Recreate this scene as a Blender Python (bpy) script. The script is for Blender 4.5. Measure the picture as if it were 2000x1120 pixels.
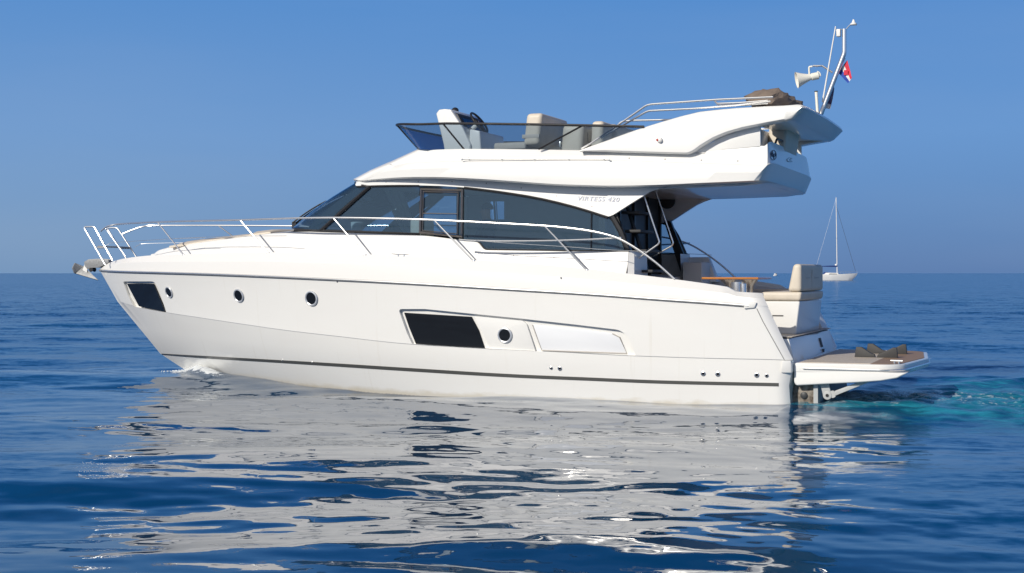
import bpy, bmesh, math, random
import numpy as np
from mathutils import Vector, Matrix
from mathutils.bvhtree import BVHTree
random.seed(7); rng = np.random.RandomState(11)
R = math.radians
SC = bpy.context.scene; COL = SC.collection
for o in list(bpy.data.objects): bpy.data.objects.remove(o, do_unlink=True)

# ---------------- camera, sky, sun, exposure ----------------
F, H, HY = 2650.0, 1.85, 534.0                # focal length in photo pixels, eye height (m), horizon row
cam = bpy.data.cameras.new('camera'); camo = bpy.data.objects.new('camera', cam); COL.objects.link(camo)
camo.location = (0, 0, H); camo.rotation_euler = (R(90), 0, 0)
cam.sensor_width = 36; cam.sensor_fit = 'HORIZONTAL'; cam.lens = 36 * F / 2000; cam.shift_y = -26 / 2000
cam.clip_start = .1; cam.clip_end = 60000
SC.camera = camo
SUN_EL, SUN_AZ = 28.0, 221.0                  # azimuth clockwise from +Y (the view direction)
W = bpy.data.worlds.new('World'); SC.world = W; W.use_nodes = True
wn = W.node_tree; wn.nodes.clear()
sky = wn.nodes.new('ShaderNodeTexSky'); sky.sky_type = 'NISHITA'; sky.sun_disc = False
sky.sun_elevation = R(SUN_EL); sky.sun_rotation = R(SUN_AZ); sky.altitude = 0
sky.air_density = 1.0; sky.dust_density = .3; sky.ozone_density = 4.0
bg = wn.nodes.new('ShaderNodeBackground'); bg.inputs[1].default_value = .1
wo = wn.nodes.new('ShaderNodeOutputWorld')
def _ramp(stops):
    r = wn.nodes.new('ShaderNodeValToRGB'); e = r.color_ramp.elements
    while len(e) < len(stops): e.new(.5)
    for k, (p, c) in zip(e, stops): k.position = p; k.color = tuple((v / 255 / 12.92 if v < 11 else ((v / 255 + .055) / 1.055) ** 2.4) for v in c) + (1,)
    return r
wtc = wn.nodes.new('ShaderNodeTexCoord'); wsx = wn.nodes.new('ShaderNodeSeparateXYZ'); wn.links.new(wtc.outputs['Generated'], wsx.inputs[0])
rl = _ramp([(0, (110, 147, 190)), (.03, (116, 152, 195)), (.10, (112, 154, 206)), (.2, (87, 142, 206)), (.27, (50, 108, 180)), (.38, (18, 76, 145)), (.6, (10, 52, 108)), (1, (12, 46, 92))])   # hazier towards the sun's side
rr = _ramp([(0, (78, 119, 175)), (.03, (84, 127, 184)), (.10, (98, 146, 205)), (.2, (81, 138, 205)), (.27, (46, 104, 178)), (.38, (16, 74, 143)), (.6, (10, 52, 108)), (1, (12, 46, 92))])
for q in (rl, rr): wn.links.new(wsx.outputs['Z'], q.inputs[0])
wmr = wn.nodes.new('ShaderNodeMapRange'); wn.links.new(wsx.outputs['X'], wmr.inputs[0]); wmr.inputs[1].default_value = -.3; wmr.inputs[2].default_value = .25
wm1 = wn.nodes.new('ShaderNodeMix'); wm1.data_type = 'RGBA'; wn.links.new(wmr.outputs[0], wm1.inputs[0]); wn.links.new(rl.outputs[0], wm1.inputs[6]); wn.links.new(rr.outputs[0], wm1.inputs[7])
wsc = wn.nodes.new('ShaderNodeVectorMath'); wsc.operation = 'SCALE'; wsc.inputs[3].default_value = 10; wn.links.new(wm1.outputs[2], wsc.inputs[0])
wm2 = wn.nodes.new('ShaderNodeMix'); wm2.data_type = 'RGBA'; wm2.inputs[0].default_value = .93
wn.links.new(sky.outputs[0], wm2.inputs[6]); wn.links.new(wsc.outputs[0], wm2.inputs[7])
wmp = wn.nodes.new('ShaderNodeMapping'); wmp.inputs['Scale'].default_value = (1.3, 1.3, 9); wmp.inputs['Rotation'].default_value = (0, R(7), 0); wn.links.new(wtc.outputs['Generated'], wmp.inputs[0])
wno = wn.nodes.new('ShaderNodeTexNoise'); wno.inputs['Scale'].default_value = 2.2; wno.inputs['Detail'].default_value = 4; wn.links.new(wmp.outputs[0], wno.inputs['Vector'])
wcr = wn.nodes.new('ShaderNodeMapRange'); wcr.inputs[1].default_value = .45; wcr.inputs[2].default_value = .8; wcr.inputs[4].default_value = .05; wn.links.new(wno.outputs[0], wcr.inputs[0])
wcl = wn.nodes.new('ShaderNodeMix'); wcl.data_type = 'RGBA'; wn.links.new(wcr.outputs[0], wcl.inputs[0]); wn.links.new(wm2.outputs[2], wcl.inputs[6]); wcl.inputs[7].default_value = (5.2, 5.6, 6.2, 1)   # thin veils of high haze
_d = (math.sin(R(SUN_AZ)) * math.cos(R(SUN_EL)), math.cos(R(SUN_AZ)) * math.cos(R(SUN_EL)), math.sin(R(SUN_EL)))
wdt = wn.nodes.new('ShaderNodeVectorMath'); wdt.operation = 'DOT_PRODUCT'; wdt.inputs[1].default_value = _d; wn.links.new(wtc.outputs['Generated'], wdt.inputs[0])
wmx = wn.nodes.new('ShaderNodeMapRange'); wmx.inputs[1].default_value = -.1; wmx.inputs[2].default_value = 1; wmx.inputs[4].default_value = .66; wn.links.new(wdt.outputs['Value'], wmx.inputs[0])
wpw = wn.nodes.new('ShaderNodeMath'); wpw.operation = 'POWER'; wpw.inputs[1].default_value = 1.6; wn.links.new(wmx.outputs[0], wpw.inputs[0])
wm3 = wn.nodes.new('ShaderNodeMix'); wm3.data_type = 'RGBA'; wn.links.new(wpw.outputs[0], wm3.inputs[0]); wn.links.new(wcl.outputs[2], wm3.inputs[6]); wm3.inputs[7].default_value = (9.0, 8.8, 8.4, 1)   # whiter sky round the sun
wn.links.new(wm3.outputs[2], bg.inputs[0]); wn.links.new(bg.outputs[0], wo.inputs[0])
sl = bpy.data.lights.new('sun', 'SUN'); sl.energy = 4.0; sl.angle = R(.5); sl.color = (1, .935, .83)
so = bpy.data.objects.new('sun', sl); COL.objects.link(so)
sd = Vector((math.sin(R(SUN_AZ)) * math.cos(R(SUN_EL)), math.cos(R(SUN_AZ)) * math.cos(R(SUN_EL)), math.sin(R(SUN_EL))))
so.rotation_euler = (-sd).to_track_quat('-Z', 'Y').to_euler(); so.location = (-20, -20, 30)
SC.view_settings.view_transform = 'Standard'; SC.view_settings.look = 'None'
SC.view_settings.exposure = 0.0; SC.view_settings.gamma = 1
SC.cycles.max_bounces = 10; SC.cycles.transparent_max_bounces = 16; SC.cycles.glossy_bounces = 4
SC.cycles.caustics_reflective = False; SC.cycles.caustics_refractive = False
SC.cycles.sample_clamp_indirect = 6

# ---------------- the yacht's own frame: x to the bow, y to port (towards the camera), z up ----------------
O = (4.58, 20.55); A = R(157.5)
AX = (math.cos(A), math.sin(A)); AY = (-math.sin(A), math.cos(A))
MY = Matrix.Translation((O[0], O[1], 0)) @ Matrix.Rotation(A, 4, 'Z')
CL = MY.inverted() @ Vector((0, 0, H))
def at(px, py, y):
    u = (px - 1000) / F; v = (HY - py) / F
    t = (y + O[0] * AY[0] + O[1] * AY[1]) / (u * AY[0] + AY[1])
    return ((u * t - O[0]) * AX[0] + (t - O[1]) * AX[1], y, H + v * t)
def fp(px, py, yf, y0=1.5):
    y = y0
    for _ in range(40):
        x, _, z = at(px, py, y); y = .5 * y + .5 * yf(x, z)
    x, _, z = at(px, py, y)
    return (x, y, z)
def ray(px, py):
    d = Vector(((px - 1000) / F, 1, (HY - py) / F)); return (MY.to_3x3().inverted() @ d).normalized()

# ---------------- materials ----------------
def lin(c):
    return tuple((v / 12.92 if v <= .04045 else ((v + .055) / 1.055) ** 2.4) for v in (x / 255 for x in c)) + (1,)
def mat(name, col, rough=.4, metal=0, coat=0, noise=0, nscale=8, bump=0, bscale=60, spec=.5, col2=None, stretch=(1, 1, 1)):
    m = bpy.data.materials.new(name); m.use_nodes = True; t = m.node_tree; b = t.nodes['Principled BSDF']
    b.inputs['Base Color'].default_value = col; b.inputs['Roughness'].default_value = rough
    b.inputs['Metallic'].default_value = metal; b.inputs['Coat Weight'].default_value = coat
    b.inputs['Coat Roughness'].default_value = .05; b.inputs['Specular IOR Level'].default_value = spec
    if noise or bump:
        tc = t.nodes.new('ShaderNodeTexCoord'); mp = t.nodes.new('ShaderNodeMapping'); mp.inputs['Scale'].default_value = stretch
        t.links.new(tc.outputs['Object'], mp.inputs[0])
    if noise:
        n = t.nodes.new('ShaderNodeTexNoise'); n.inputs['Scale'].default_value = nscale; n.inputs['Detail'].default_value = 5
        mx = t.nodes.new('ShaderNodeMix'); mx.data_type = 'RGBA'
        rp = t.nodes.new('ShaderNodeMapRange'); rp.inputs[1].default_value = .35; rp.inputs[2].default_value = .7; rp.inputs[4].default_value = noise
        mx.inputs[6].default_value = col; mx.inputs[7].default_value = col2 or tuple(c * .7 for c in col[:3]) + (1,)
        t.links.new(mp.outputs[0], n.inputs['Vector']); t.links.new(n.outputs[0], rp.inputs[0])
        t.links.new(rp.outputs[0], mx.inputs[0]); t.links.new(mx.outputs[2], b.inputs['Base Color'])
    if bump:
        n = t.nodes.new('ShaderNodeTexNoise'); n.inputs['Scale'].default_value = bscale; n.inputs['Detail'].default_value = 4
        bp = t.nodes.new('ShaderNodeBump'); bp.inputs['Strength'].default_value = bump; bp.inputs['Distance'].default_value = .01
        t.links.new(mp.outputs[0], n.inputs['Vector']); t.links.new(n.outputs[0], bp.inputs['Height']); t.links.new(bp.outputs[0], b.inputs['Normal'])
    return m
GEL = (.785, .78, .755, 1)
M = {}
M['gel'] = mat('gelcoat', GEL, .28, coat=.6, noise=.25, nscale=1.3, col2=(.76, .745, .715, 1))
def hull_gel():
    m = mat('hull_gelcoat', GEL, .22, coat=.7, noise=.35, nscale=1.6, col2=(.755, .74, .71, 1), bump=.25, bscale=1.1, stretch=(.5, 1, 1.6))
    t = m.node_tree; b = t.nodes['Principled BSDF']; src = b.inputs['Base Color'].links[0].from_socket
    tc = t.nodes.new('ShaderNodeTexCoord'); sx = t.nodes.new('ShaderNodeSeparateXYZ'); t.links.new(tc.outputs['Object'], sx.inputs[0])
    n = t.nodes.new('ShaderNodeTexNoise'); n.inputs['Scale'].default_value = 3.5; n.inputs['Detail'].default_value = 6
    mp = t.nodes.new('ShaderNodeMapping'); mp.inputs['Scale'].default_value = (1.2, 1, 3); t.links.new(tc.outputs['Object'], mp.inputs[0]); t.links.new(mp.outputs[0], n.inputs['Vector'])
    ad = t.nodes.new('ShaderNodeMath'); ad.operation = 'MULTIPLY_ADD'; ad.inputs[1].default_value = -.14; t.links.new(n.outputs[0], ad.inputs[0]); t.links.new(sx.outputs[2], ad.inputs[2])
    r = t.nodes.new('ShaderNodeMapRange'); r.inputs[1].default_value = -.09; r.inputs[2].default_value = -.025; r.inputs[3].default_value = .45; r.inputs[4].default_value = 0; t.links.new(ad.outputs[0], r.inputs[0])
    mx = t.nodes.new('ShaderNodeMix'); mx.data_type = 'RGBA'; t.links.new(r.outputs[0], mx.inputs[0]); t.links.new(src, mx.inputs[6]); mx.inputs[7].default_value = (.50, .42, .27, 1)
    # faint rain streaks running down from the strake
    w = t.nodes.new('ShaderNodeTexNoise'); w.inputs['Scale'].default_value = 7; w.inputs['Detail'].default_value = 3
    mq = t.nodes.new('ShaderNodeMapping'); mq.inputs['Scale'].default_value = (1.6, .2, .08); t.links.new(tc.outputs['Object'], mq.inputs[0]); t.links.new(mq.outputs[0], w.inputs['Vector'])
    rw = t.nodes.new('ShaderNodeMapRange'); rw.inputs[1].default_value = .62; rw.inputs[2].default_value = .75; rw.inputs[4].default_value = .22; t.links.new(w.outputs[0], rw.inputs[0])
    m3 = t.nodes.new('ShaderNodeMix'); m3.data_type = 'RGBA'; t.links.new(rw.outputs[0], m3.inputs[0]); t.links.new(mx.outputs[2], m3.inputs[6]); m3.inputs[7].default_value = (.60, .56, .48, 1)
    t.links.new(m3.outputs[2], b.inputs['Base Color']); return m
M['hull'] = hull_gel()
M['deck'] = mat('deck_gelcoat', (.75, .74, .72, 1), .38, coat=.3, noise=.15, nscale=3, col2=(.75, .74, .72, 1))
M['soffit'] = mat('soffit_gelcoat', (.62, .60, .58, 1), .5)
M['steel'] = mat('polished_steel', (.85, .85, .84, 1), .27, metal=.9)
M['galv'] = mat('galvanised_steel', (.30, .31, .32, 1), .55, metal=.35, noise=.9, nscale=22, col2=(.22, .22, .22, 1), bump=.3, bscale=50)
M['black'] = mat('black_trim', (.018, .018, .02, 1), .35, bump=.1)
M['rubber'] = mat('rubber_fender_strip', (.22, .22, .22, 1), .5)
M['ring'] = mat('bright_ring', (.62, .64, .67, 1), .3, metal=.5)
M['stripe'] = mat('grey_boot_stripe', (.075, .075, .07, 1), .3, coat=.4)
M['darkwin'] = mat('hull_window_glass', (.006, .007, .009, 1), .05, spec=.5)
M['alu'] = mat('window_frame_metal', (.22, .20, .19, 1), .35, metal=.7, noise=.3, nscale=14)
M['vinyl'] = mat('beige_vinyl', (.66, .59, .49, 1), .5, noise=.3, nscale=5, bump=.12, bscale=35)
M['vinylg'] = mat('grey_vinyl', (.47, .44, .40, 1), .55, noise=.3, nscale=5, bump=.1, bscale=35)
M['canvas'] = mat('taupe_canvas', (.20, .155, .125, 1), .85, noise=.6, nscale=9, bump=.6, bscale=30)
M['wood'] = mat('varnished_wood', (.55, .22, .045, 1), .2, coat=.8, noise=.7, nscale=7, col2=(.34, .11, .02, 1), stretch=(1, 8, 8))
M['grey'] = mat('grey_plastic', (.035, .035, .037, 1), .6, noise=.4, nscale=20)
M['dkgrey'] = mat('dark_interior', (.035, .037, .04, 1), .5)
M['inter'] = mat('cabin_lining', (.26, .26, .25, 1), .6, noise=.2)
M['white'] = mat('white_paint', (.8, .79, .76, 1), .4)
M['cream'] = mat('cream_plastic', (.80, .78, .69, 1), .4)
M['navy'] = mat('navy_ink', (.012, .02, .06, 1), .5)
M['shade'] = mat('silver_ink', (.30, .32, .40, 1), .35, metal=.2)
M['bluepanel'] = mat('recess_panel_gelcoat', (.74, .755, .78, 1), .3, coat=.5)
M['red'] = mat('red_lens', (.35, .02, .015, 1), .3)
M['bluecan'] = mat('blue_canvas', (.01, .035, .17, 1), .8)
M['grime'] = mat('grimy_metal', (.30, .27, .23, 1), .6, metal=.2, noise=1, nscale=14, col2=(.05, .03, .018, 1), bump=.5, bscale=30)
M['arm'] = mat('grey_painted_arm', (.45, .46, .46, 1), .45, noise=.3, nscale=9)
M['skin'] = mat('skin', (.45, .26, .18, 1), .5)
M['cloth'] = mat('dark_shirt', (.03, .035, .05, 1), .8, noise=.4)
M['trouser'] = mat('dark_trousers', (.04, .04, .045, 1), .85)
M['hair'] = mat('dark_hair', (.02, .015, .012, 1), .6)
M['screen'] = mat('chart_screen', (.02, .05, .11, 1), .08)
def glass(name, tint, amb, rough=.0):
    m = bpy.data.materials.new(name); m.use_nodes = True; t = m.node_tree; t.nodes.clear()
    o = t.nodes.new('ShaderNodeOutputMaterial'); mx = t.nodes.new('ShaderNodeMixShader'); mb = t.nodes.new('ShaderNodeMixShader')
    tr = t.nodes.new('ShaderNodeBsdfTransparent'); tr.inputs[0].default_value = tint
    df = t.nodes.new('ShaderNodeBsdfDiffuse'); df.inputs[0].default_value = amb
    gl = t.nodes.new('ShaderNodeBsdfGlossy'); gl.inputs['Roughness'].default_value = rough; gl.inputs[0].default_value = (.9, .95, 1, 1)
    fr = t.nodes.new('ShaderNodeFresnel'); fr.inputs[0].default_value = 1.5
    mb.inputs[0].default_value = .29
    t.links.new(tr.outputs[0], mb.inputs[1]); t.links.new(df.outputs[0], mb.inputs[2])
    t.links.new(fr.outputs[0], mx.inputs[0]); t.links.new(mb.outputs[0], mx.inputs[1]); t.links.new(gl.outputs[0], mx.inputs[2])
    t.links.new(mx.outputs[0], o.inputs[0]); return m
M['glass'] = glass('tinted_side_glass', (.60, .76, .86, 1), (.085, .16, .25, 1))
M['wind'] = glass('windscreen_glass', (.42, .58, .70, 1), (.04, .10, .19, 1))
M['fly'] = glass('smoked_acrylic', (.55, .66, .76, 1), (.06, .09, .13, 1))
def teak():
    m = mat('weathered_teak', (.60, .53, .45, 1), .6, noise=.6, nscale=9, col2=(.46, .38, .30, 1), stretch=(.6, 6, 1))
    t = m.node_tree; b = t.nodes['Principled BSDF']
    tc = t.nodes.new('ShaderNodeTexCoord'); sx = t.nodes.new('ShaderNodeSeparateXYZ'); t.links.new(tc.outputs['Object'], sx.inputs[0])
    mt = t.nodes.new('ShaderNodeMath'); mt.operation = 'MULTIPLY'; mt.inputs[1].default_value = 1 / .06
    fr = t.nodes.new('ShaderNodeMath'); fr.operation = 'FRACT'; gt = t.nodes.new('ShaderNodeMath'); gt.operation = 'LESS_THAN'; gt.inputs[1].default_value = .09
    t.links.new(sx.outputs[1], mt.inputs[0]); t.links.new(mt.outputs[0], fr.inputs[0]); t.links.new(fr.outputs[0], gt.inputs[0])
    mx = t.nodes.new('ShaderNodeMix'); mx.data_type = 'RGBA'; src = b.inputs['Base Color'].links[0].from_socket
    t.links.new(gt.outputs[0], mx.inputs[0]); t.links.new(src, mx.inputs[6]); mx.inputs[7].default_value = (.06, .05, .045, 1)
    gx = t.nodes.new('ShaderNodeMath'); gx.operation = 'LESS_THAN'; gx.inputs[1].default_value = -1.06; t.links.new(sx.outputs[0], gx.inputs[0])   # newer brown planks along the after edge
    m2 = t.nodes.new('ShaderNodeMix'); m2.data_type = 'RGBA'; t.links.new(gx.outputs[0], m2.inputs[0]); t.links.new(mx.outputs[2], m2.inputs[6]); m2.inputs[7].default_value = (.28, .19, .13, 1)
    t.links.new(m2.outputs[2], b.inputs['Base Color']); return m
M['teak'] = teak()

# ---------------- object helpers ----------------
BASE = {}
def tag(o, label=None, cat=None, group=None, kind=None):
    for k, v in (('label', label), ('category', cat), ('group', group), ('kind', kind)):
        if v: o[k] = v
    return o
def thing(name, label, cat, base=(0, 0, 0), frame=MY, group=None):
    o = bpy.data.objects.new(name, None); COL.objects.link(o); o.empty_display_size = .2
    o.matrix_world = frame @ Matrix.Translation(base); BASE[o.name] = Vector(base)
    return tag(o, label, cat, group)
def root_base(p):
    while p.parent: p = p.parent
    return BASE[p.name]
def mk(name, verts, faces, m, parent, smooth=True, ang=32, label=None, bevel=0, seg=2, orient=True):
    b = root_base(parent)
    bm = bmesh.new(); vs = [bm.verts.new(Vector(v) - b) for v in verts]
    for f in faces:
        try: bm.faces.new([vs[i] for i in f])
        except ValueError: pass
    bmesh.ops.delete(bm, geom=[v for v in bm.verts if not v.link_faces], context='VERTS')
    bmesh.ops.remove_doubles(bm, verts=bm.verts[:], dist=1e-5)
    if orient: bmesh.ops.recalc_face_normals(bm, faces=bm.faces[:])
    if bevel:
        es = [e for e in bm.edges if len(e.link_faces) == 2 and e.calc_face_angle(0) > R(28)]
        bmesh.ops.bevel(bm, geom=es, offset=bevel, segments=seg, affect='EDGES', profile=.6, clamp_overlap=True)
    for f in bm.faces: f.smooth = smooth
    if smooth:
        for e in bm.edges: e.smooth = not (len(e.link_faces) == 2 and e.calc_face_angle(0) > R(ang))
    me = bpy.data.meshes.new(name); bm.to_mesh(me); bm.free(); me.materials.append(M[m] if isinstance(m, str) else m)
    o = bpy.data.objects.new(name, me); COL.objects.link(o); o.parent = parent
    if label: o['label'] = label
    return o
class MB:                                      # collects shapes into one mesh
    def __init__(s): s.v = []; s.f = []
    def add(s, v, f):
        n = len(s.v); s.v += [tuple(a) for a in v]; s.f += [tuple(i + n for i in q) for q in f]; return s
    def box(s, x0, x1, y0, y1, z0, z1):
        return s.hexa([(x0, y0, z0), (x1, y0, z0), (x1, y1, z0), (x0, y1, z0)], [(x0, y0, z1), (x1, y0, z1), (x1, y1, z1), (x0, y1, z1)])
    def hexa(s, lo, hi):
        n = len(lo)
        return s.add(list(lo) + list(hi), [tuple(range(n))[::-1], tuple(range(n, 2 * n))] + [(i, (i + 1) % n, n + (i + 1) % n, n + i) for i in range(n)])
    def prism(s, poly, y0, y1):                # poly in (x, z)
        return s.hexa([(x, y0, z) for x, z in poly], [(x, y1, z) for x, z in poly])
    def tube(s, pts, r, n=10, closed=False, caps=True):
        P = [Vector(p) for p in pts]; N = len(P); rr = r if hasattr(r, '__len__') else [r] * N
        T = [((P[(i + 1) % N] - P[i - 1]) if closed else (P[min(i + 1, N - 1)] - P[max(i - 1, 0)])).normalized() for i in range(N)]
        up = Vector((0, 0, 1)) if abs(T[0].z) < .9 else Vector((1, 0, 0))
        u = T[0].cross(up).normalized(); V = []; Fc = []
        for i in range(N):
            u = (u - T[i] * u.dot(T[i])).normalized(); w = T[i].cross(u)
            V += [P[i] + (u * math.cos(a) + w * math.sin(a)) * rr[i] for a in (2 * math.pi * k / n for k in range(n))]
        for i in range(N if closed else N - 1):
            j = (i + 1) % N
            Fc += [(i * n + k, i * n + (k + 1) % n, j * n + (k + 1) % n, j * n + k) for k in range(n)]
        if caps and not closed: Fc += [tuple(range(n))[::-1], tuple(range((N - 1) * n, N * n))]
        return s.add(V, Fc)
    def lathe(s, prof, c, axis, n=24):         # prof: (distance along axis, radius)
        ax = Vector(axis).normalized(); c = Vector(c)
        return s.tube([c + ax * d for d, _ in prof], [max(r, 1e-4) for _, r in prof], n) if all(prof[i][0] < prof[i + 1][0] for i in range(len(prof) - 1)) else s._lat(prof, c, ax, n)
    def _lat(s, prof, c, ax, n):
        up = Vector((0, 0, 1)) if abs(ax.z) < .9 else Vector((1, 0, 0)); u = ax.cross(up).normalized(); w = ax.cross(u)
        V = [c + ax * d + (u * math.cos(2 * math.pi * k / n) + w * math.sin(2 * math.pi * k / n)) * max(r, 1e-4) for d, r in prof for k in range(n)]
        Fc = [(i * n + k, i * n + (k + 1) % n, (i + 1) * n + (k + 1) % n, (i + 1) * n + k) for i in range(len(prof) - 1) for k in range(n)]
        return s.add(V, Fc + [tuple(range(n))[::-1], tuple(range((len(prof) - 1) * n, len(prof) * n))])
    def mirror(s):
        n = len(s.v); s.v += [(x, -y, z) for x, y, z in s.v]; s.f += [tuple(i + n for i in q[::-1]) for q in s.f]; return s
    def build(s, name, m, parent, **k): return mk(name, s.v, s.f, m, parent, **k)
    def both(s, name, m, parent, **k):         # port and starboard as two parts
        a = s.build(name, m, parent, **k)
        return a, mk(name, [(x, -y, z) for x, y, z in s.v], [tuple(q[::-1]) for q in s.f], m, parent, **k)
def smooth_path(pts, n=8):                     # Catmull-Rom through the points
    P = [Vector(p) for p in pts]; out = []
    for i in range(len(P) - 1):
        a, b, c, d = P[max(i - 1, 0)], P[i], P[i + 1], P[min(i + 2, len(P) - 1)]
        for k in range(n):
            t = k / n; out.append(.5 * ((2 * b) + (c - a) * t + (2 * a - 5 * b + 4 * c - d) * t * t + (3 * b - a - 3 * c + d) * t ** 3))
    return out + [P[-1]]
def round_path(pts, r=.05, n=5):               # straight runs with rounded bends
    P = [Vector(p) for p in pts]; out = [P[0]]
    for i in range(1, len(P) - 1):
        a = (P[i - 1] - P[i]); b = (P[i + 1] - P[i]); q = min(r, a.length * .45, b.length * .45)
        p0 = P[i] + a.normalized() * q; p1 = P[i] + b.normalized() * q
        for k in range(n + 1):
            t = k / n; out.append(p0 * (1 - t) ** 2 + P[i] * 2 * t * (1 - t) + p1 * t * t)
    return out + [P[-1]]
def herm(xs, ys, q):                           # monotone cubic interpolation
    xs = np.asarray(xs, float); ys = np.asarray(ys, float)
    h = np.diff(xs); d = np.diff(ys) / h; m = np.zeros(len(xs)); m[0] = d[0]; m[-1] = d[-1]
    for i in range(1, len(xs) - 1):
        if d[i - 1] * d[i] > 0: m[i] = 2 * d[i - 1] * d[i] / (d[i - 1] + d[i])
    q = np.clip(q, xs[0], xs[-1]); i = np.clip(np.searchsorted(xs, q) - 1, 0, len(xs) - 2)
    t = (q - xs[i]) / h[i]
    return (2 * t**3 - 3 * t**2 + 1) * ys[i] + (t**3 - 2 * t**2 + t) * h[i] * m[i] + (-2 * t**3 + 3 * t**2) * ys[i + 1] + (t**3 - t**2) * h[i] * m[i + 1]
def rpath(pts, n, smooth=True):                # resample a path evenly by arc length
    P = np.array([tuple(p) for p in (smooth_path(pts, 10) if smooth else pts)])
    s = np.r_[0, np.cumsum(np.linalg.norm(np.diff(P, axis=0), axis=1))]
    q = np.linspace(0, s[-1], n); return np.stack([np.interp(q, s, P[:, k]) for k in range(3)], 1)
def grid_faces(nr, nc, close=False):
    return [(i * nc + j, i * nc + (j + 1) % nc, (i + 1) * nc + (j + 1) % nc, (i + 1) * nc + j) for i in range(nr - 1) for j in range(nc if close else nc - 1)]

# =====================================================================
#  THE MOTOR YACHT
# =====================================================================
Y = thing('motor_yacht', 'large white motor yacht with flybridge and steel rails cruising on calm blue sea', 'motor yacht')

# ---- hull levels: lateral half-breadth by t (0 stern, 1 stem), heights from the photograph
def beam(B0, B, t0, p, rnd=0.0):
    def f(t):
        t = min(max(t, 0), 1)
        y = B0 + (B - B0) * math.sin(min(t / t0, 1) * math.pi / 2) if t < t0 else B * (1 - ((t - t0) / (1 - t0)) ** p)
        if t < .014: y -= .085 * (1 - t / .014) ** 2.2
        return y
    return f
def level(pts, bf, N=150):
    xa = at(pts[0][0], pts[0][1], bf(0))[0]; xe = at(pts[-1][0], pts[-1][1], 0)[0]
    T, Z = [], []
    for px, py in pts:
        y = 1.9
        for _ in range(60):
            x = at(px, py, y)[0]; y = .5 * y + .5 * bf((x - xa) / (xe - xa))
        x, _, z = at(px, py, y); T.append((x - xa) / (xe - xa)); Z.append(z)
    T[0], T[-1] = 0, 1; Z[-1] = at(pts[-1][0], pts[-1][1], 0)[2]
    q = np.r_[0, .0012, .003, .006, .010, .014, (1 - (1 - np.linspace(0, 1, N - 4)) ** 1.35)[2:]]
    z = herm(T, Z, q)
    return np.array([(xa + (xe - xa) * t, bf(t), zz) for t, zz in zip(q, z)])
bS = beam(1.99, 2.10, .36, 2.4); bK = beam(1.96, 2.04, .33, 2.42); bC = beam(1.94, 1.98, .30, 2.45); bL = beam(1.91, 1.93, .28, 2.1)
SH = [(1500, 601), (1472, 598), (1400, 592), (1300, 585), (1150, 574), (1000, 565), (850, 556), (700, 548), (550, 541), (400, 535), (300, 532), (230, 530), (195, 528)]
KN = [(1549, 703), (1500, 702), (1400, 700), (1240, 695), (1100, 688), (950, 681), (800, 672), (660, 657), (557, 645), (480, 634), (400, 622), (328, 611), (270, 600), (229, 588)]
ST = [(1541, 753), (1520, 752), (1300, 746), (1150, 740), (1000, 733), (800, 721), (640, 711), (500, 703), (400, 697), (345, 693.5), (313, 691)]
lvS = level(SH, bS); lvK = level(KN, bK); lvC = level(ST, bC)
N = len(lvS); q = np.r_[0, .0012, .003, .006, .010, .014, (1 - (1 - np.linspace(0, 1, N - 4)) ** 1.35)[2:]]
lvM = .5 * (lvS + lvK); fl = np.clip((q - .45) / .55, 0, 1); lvM[:, 1] -= .02 * np.sin(fl * math.pi)   # bow flare
lvKo = lvK.copy(); lvKo[:, 1] -= .016 * np.minimum(1, lvK[:, 1] / .2); lvKo[:, 2] -= .006          # step under the knuckle
lvCh = .5 * (lvKo + lvC); lvCh[:, 1] += .015 * np.sin(q * math.pi)
lvL = np.array([(0.0 + 11.3 * t, bL(t), -.12 + .11 * t ** 3) for t in q])
lvB = np.array([(0.02 + 11.0 * t, 0.0, -.7 + .55 * t ** 4) for t in q])
D1 = [(1489, 573), (1440, 570), (1429, 568.5), (1421, 561), (1400, 557.5), (1318, 546), (1147, 526), (1000, 513), (926, 508), (820, 501), (714, 497), (600, 494), (525, 493), (430, 495), (360, 497), (300, 499), (245, 505), (215, 513), (204, 519)]
bD = beam(1.87, 1.97, .36, 2.4); lvD = level(D1, bD)
lvDm = lvS + (lvD - lvS) * .55; lvDm[:, 1] += .045 * np.clip(lvS[:, 1] / .5, 0, 1); lvDm[:, 2] += .015
lvDa = lvS.copy(); lvDa[:, 2] += .02; lvDb = lvS.copy(); lvDb[:, 2] += .012; lvDb[:, 1] -= .004
lvD2 = lvD.copy(); lvD2[:, 1] = np.maximum(lvD2[:, 1] - .07, 0); lvD3 = lvD2.copy(); lvD3[:, 2] -= .06; lvD3[:, 1] *= .99
levels = [lvB, lvL, lvC, lvCh, lvKo, lvK, lvM, lvS, lvDa, lvDm, lvD, lvD2, lvD3]
nl = len(levels)
V = np.concatenate(levels); Vm = V * (1, -1, 1); n1 = len(V)
Fc = grid_faces(nl, N) + [tuple(i + n1 for i in f[::-1]) for f in grid_faces(nl, N)]
top = (nl - 1) * N
Fc += [(top + j, n1 + top + j, n1 + top + j + 1, top + j + 1) for j in range(N - 1)]
Fc += [tuple([i * N for i in range(nl)] + [n1 + i * N for i in range(nl - 1, 0, -1)])]
bm = bmesh.new(); vs = [bm.verts.new(v) for v in np.concatenate([V, Vm])]
for f in Fc:
    try: bm.faces.new([vs[i] for i in f])
    except ValueError: pass
bmesh.ops.remove_doubles(bm, verts=bm.verts[:], dist=2e-4)
bmesh.ops.triangulate(bm, faces=[f for f in bm.faces if len(f.verts) > 4])
bmesh.ops.recalc_face_normals(bm, faces=bm.faces[:])
HB = BVHTree.FromBMesh(bm)
hull_me = bpy.data.meshes.new('hull_src'); bm.to_mesh(hull_me); bm.free()
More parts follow.
